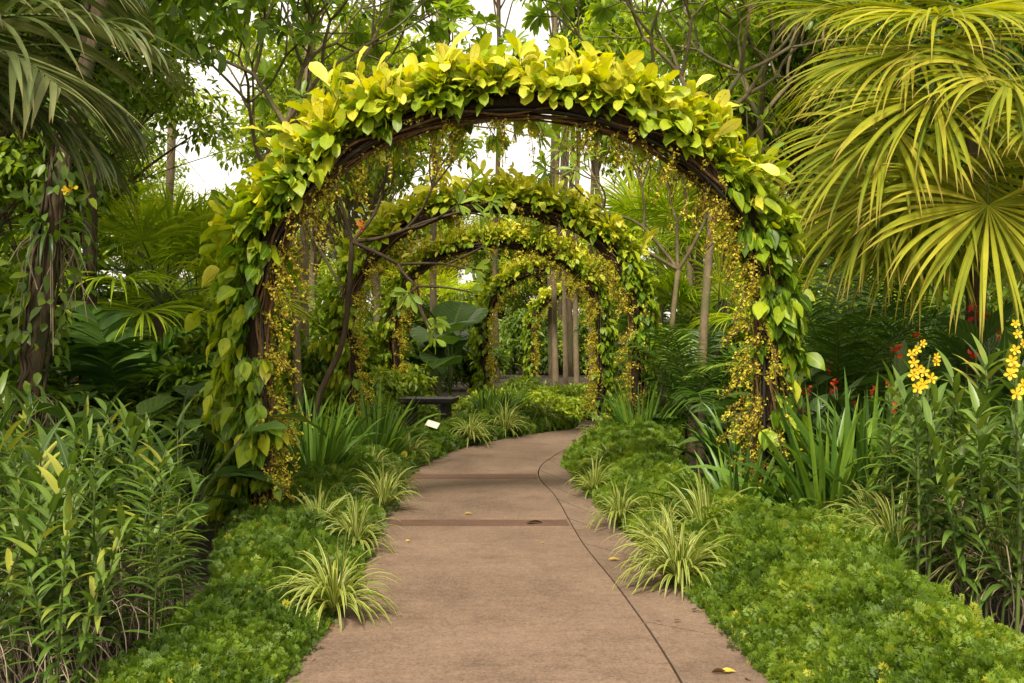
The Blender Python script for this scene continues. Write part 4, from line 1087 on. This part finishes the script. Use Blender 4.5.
# climber wound round the mossy trunk
def climber(label, pts, r, n, seed, mat='shrub', L=.13):
    rng = np.random.default_rng(seed)
    base = np.array([pts[0][0], pts[0][1], 0.]); pl = spline(np.asarray(pts) - base, 60)
    root = empty('climbing_plant', tuple(base)); tag(root, label, 'plant')
    st, lf = MB(), MB()
    for k in range(9):
        a = rng.uniform(0, 6.28) + np.cumsum(rng.normal(0, .18, 60)); q = r * (1.02 - .4 * np.linspace(0, 1, 60)) * 1.04
        tube(st, pl + np.c_[np.cos(a) * q, np.sin(a) * q, np.zeros(60)], rng.uniform(.006, .015), 5)
    i = rng.integers(0, 60, n); i = i[rng.random(n) < .25 + .75 * np.sin(i * .23 + seed) ** 2]; n = len(i); a = rng.uniform(0, 6.28, n)
    o = np.c_[np.cos(a), np.sin(a), np.zeros(n)]
    ribbons(lf, pl[i] + o * (r * .9 + rng.uniform(0, .16, n))[:, None], o * .7 - Z3 * .5 + rng.normal(0, .5, (n, 3)), o + rng.normal(0, .4, (n, 3)) + Z3 * .3, L * rng.uniform(.6, 1.3, n), L * .5, rng.uniform(.2, 1.5, n), 'ovate', 4, .25, np.clip(rng.normal(.25, .15, n), 0, 1))
    st.build('stem', M['barkdark'], root); lf.build('foliage', M[mat], root)
climber('dark leaved climber with woody strands wound round the mossy leaning trunk', [P(12, 545, 8.2), P(28, 400, 8.2), P(45, 280, 8.3), P(62, 160, 8.4), P(78, 95, 8.5)], .125, 700, 5)
climber('dark leaved climber thick around the slim dark trunk', [P(84, 490, 11), P(88, 380, 11), P(90, 240, 11), P(94, 140, 11.2)], .09, 500, 6)
# perching ferns and roots on the mossy trunk
def perch(label, p, seed, n=30, L=.45):
    rng = np.random.default_rng(seed)
    root = empty('perching_fern', tuple(p)); tag(root, label, 'fern', 'ferns perched on the mossy trunk')
    lf, rt = MB(), MB()
    az = rng.uniform(0, 6.28, n); el = rng.uniform(-.2, 1.2, n)
    d = np.stack([np.cos(az) * np.cos(el), np.sin(az) * np.cos(el), np.sin(el)], -1)
    ribbons(lf, d * .10, d, Z3 + rng.normal(0, .2, (n, 3)), L * rng.uniform(.6, 1.2, n), .032, rng.uniform(1., 2.8, n), 'strap', 8, .3, np.clip(rng.normal(.35, .2, n), 0, 1))
    for k in range(26):
        a = rng.uniform(0, 6.28); e = np.array([math.cos(a), math.sin(a), 0]); ln = rng.uniform(.3, 1.0)
        tube(rt, spline([e * .09, e * rng.uniform(.12, .22) - Z3 * ln * .3 + rng.normal(0, .04, 3), e * rng.uniform(.1, .3) - Z3 * ln + rng.normal(0, .06, 3)], 8), .005, 4, cap=False)
    lf.build('foliage', M['strap'], root); rt.build('aerial_root', M['root'], root)
perch('fern perched high on the mossy trunk with roots hanging below', P(50, 235, 8.25), 1)
perch('fern perched low on the mossy trunk', P(30, 392, 8.2), 2, 24, .4)
# tiny orchids in bloom on trunks
def bloom(label, p, mat, seed, r=.10, n=16):
    rng = np.random.default_rng(seed); m = MB()
    d = nrm(rng.normal(0, 1, (n, 3)) + np.array([0, -.9, 0]))
    ribbons(m, np.asarray(p) + d * r * .5 * rng.random((n, 1)), d, rdir(rng, n), r * rng.uniform(.5, 1, n), r * .45, .4, 'spoon', 4, .2, rng.uniform(0, 1, n))
    tag(m.build('trunk_orchid', M[mat]), label, 'orchid')
bloom('orange yellow orchid cluster on the mossy trunk below the palm fronds', P(70, 190, 8.2), 'yellow', 1, .065, 20)
bloom('small orange red bloom on the leaning plumeria trunk', P(363, 226, 11.3), 'red', 2, .07, 10)

# slender pale trunks in the background
ST = [(556, 28, .085, 'slender pale trunk standing against the sky over the second arch, leftmost of four'), (566, 30, .075, 'slender pale trunk against the sky, second of the four over the second arch'), (577, 27, .08, 'slender pale trunk against the sky, third of the four over the second arch'), (592, 31, .085, 'slender pale trunk against the sky, rightmost of the four over the second arch'),
      (497, 36, .11, 'slender trunk rising behind the top of the second arch'), (435, 24.5, .10, 'slim straight trunk behind the dark slab under the third arch'), (725, 22, .12, 'thick pale trunk right of the nearest arch right shoulder'), (773, 24, .16, 'stout pale trunk between the plumeria and the golden fan palm'), (745, 26, .10, 'thin trunk between the two pale ones right of the arch'), (692, 27, .09, 'thin pale trunk above the nearest arch right shoulder'),
      (552, 40, .14, 'straight brown trunk under the farthest arch, left of three'), (562, 46, .15, 'straight brown trunk under the farthest arch, middle of three'), (571, 42, .14, 'straight brown trunk under the farthest arch, right of three'), (306, 16.5, .085, 'slim pale trunk inside the nearest arch left leg'), (170, 27, .14, 'pale trunk in the bright gap left of the arches'), (630, 32, .11, 'trunk behind the second arch right shoulder')]
for j, (px, d, r, lb) in enumerate(ST):
    bare_tree(lb, 'slender_tree', [np.array([X_at(px, d), d, -.1]), P(px - 2, 250, d), P(px + 2, 120, d), P(px - 3 + (j % 3) * 4, -60 - (j % 4) * 25, d)], r, 0, 100 + j, 'barkpale' if d < 36 else 'bark', 'slender background trunks', cr=(1.5, 1.2), L=.22, ncl=12)

# ------------------------------------------------------------------ small things
sb = empty('stone_bench', (X_at(429, 17.0), 17.0, .08), math.radians(-8))
tag(sb, 'dark flat slab on short posts among the lilies left of the path bend', 'bench')
m = MB(); box(m, (-.46, -.32, .44), (.46, .32, .50)); box(m, (-.43, -.29, .405), (.43, .29, .44)); m.build('seat', M['slab'], sb, False)
for sx in (-1, 1):
    m = MB(); box(m, (sx * .30 - .05, -.22, -.05), (sx * .30 + .05, .22, .404)); m.build('leg', M['slab'], sb, False)
lp = empty('plant_label', (X_at(433, 14.2), 14.2, 0), math.radians(-25))
tag(lp, 'small white plant name plate on a stake in the left path edging', 'sign')
m = MB(); tube(m, [(0, 0, -.05), (0, 0, .36)], .006, 6); m.build('stake', M['metal'], lp)
m = MB(); box(m, (-.10, -.004, -.05), (.10, .004, .05)); pl_ = m.build('plate', M['plate'], lp, False); pl_.location = (0, -.012, .37); pl_.rotation_euler = (math.radians(-40), math.radians(14), 0)

def fallen(px, py, L, tint, rz, label, seed):
    rng = np.random.default_rng(seed); d = D_at(py, .03); m = MB()
    ribbons(m, [(-L / 2, 0, .010)], [(1, 0, .22)], [Z3 + rng.normal(0, .25, 3)], L, L * .42, .5, 'ovate', 8, .45, tint)
    o = m.build('fallen_leaf', M['dry']); place(o, (X_at(px, d), d, .024), rz); tag(o, label, 'leaf', 'fallen leaves on the path')
for a in ((535, 523, .16, .0, .5, 'curled dark brown leaf on the dark band across the path', 1), (469, 514, .08, .75, .2, 'small pale dry leaf in mid path between the two dark bands', 2),
          (408, 541, .05, .95, 1., 'tiny yellow leaf near the left path edge', 3), (615, 560, .09, 1., .1, 'yellow leaf on the border slabs by the joint', 4), (729, 672, .075, 1., .2, 'yellow leaf on the front border slab', 5),
          (720, 673, .08, .1, .1, 'brown leaf next to the yellow one on the front border slab', 6), (678, 621, .05, .15, .4, 'tiny brown leaf on the border slabs below the right spider plant', 7), (632, 572, .07, .1, 0., 'brown leaf scrap on the border slabs', 8),
          (467, 563, .03, .1, 0., 'dark speck of leaf in the middle of the path', 9), (543, 543, .04, .7, .9, 'small tan leaf bit right of mid path', 10), (390, 520, .06, .6, .7, 'tan dry leaf by the left path edge at the dark band', 11)):
    fallen(*a)
rng = np.random.default_rng(99)
scr = []
for k in range(3):
    m = MB(); L = (.022, .032, .045)[k]
    ribbons(m, [(-L / 2, 0, .003)], [(1, 0, .15)], [Z3 + rng.normal(0, .3, 3)], L, L * (.5, .35, .4)[k], .4, 'ovate', 4, .3, (.2, .6, .35)[k])
    scr.append(m.build('leaf_scrap', M['dry']))
for k in range(46):
    y = 3.9 + 9.0 * rng.random() ** 1.3
    e = rng.random()
    x = XR(y) - .04 - .35 * rng.random() ** 2 if e < .45 else (XL(y) + .04 + .3 * rng.random() ** 2 if e < .75 else rng.uniform(XL(y), XR(y)))
    o = use(scr[k % 3]); place(o, (x, y, .024), rng.uniform(0, 6.28), rng.uniform(.6, 1.3))
    tag(o, 'tiny dry leaf scrap lying on the path concrete', 'leaf', 'leaf scraps littering the path')
drop_unused(protos + sh + reeds + spiders + straps + cannas + broads + ears)
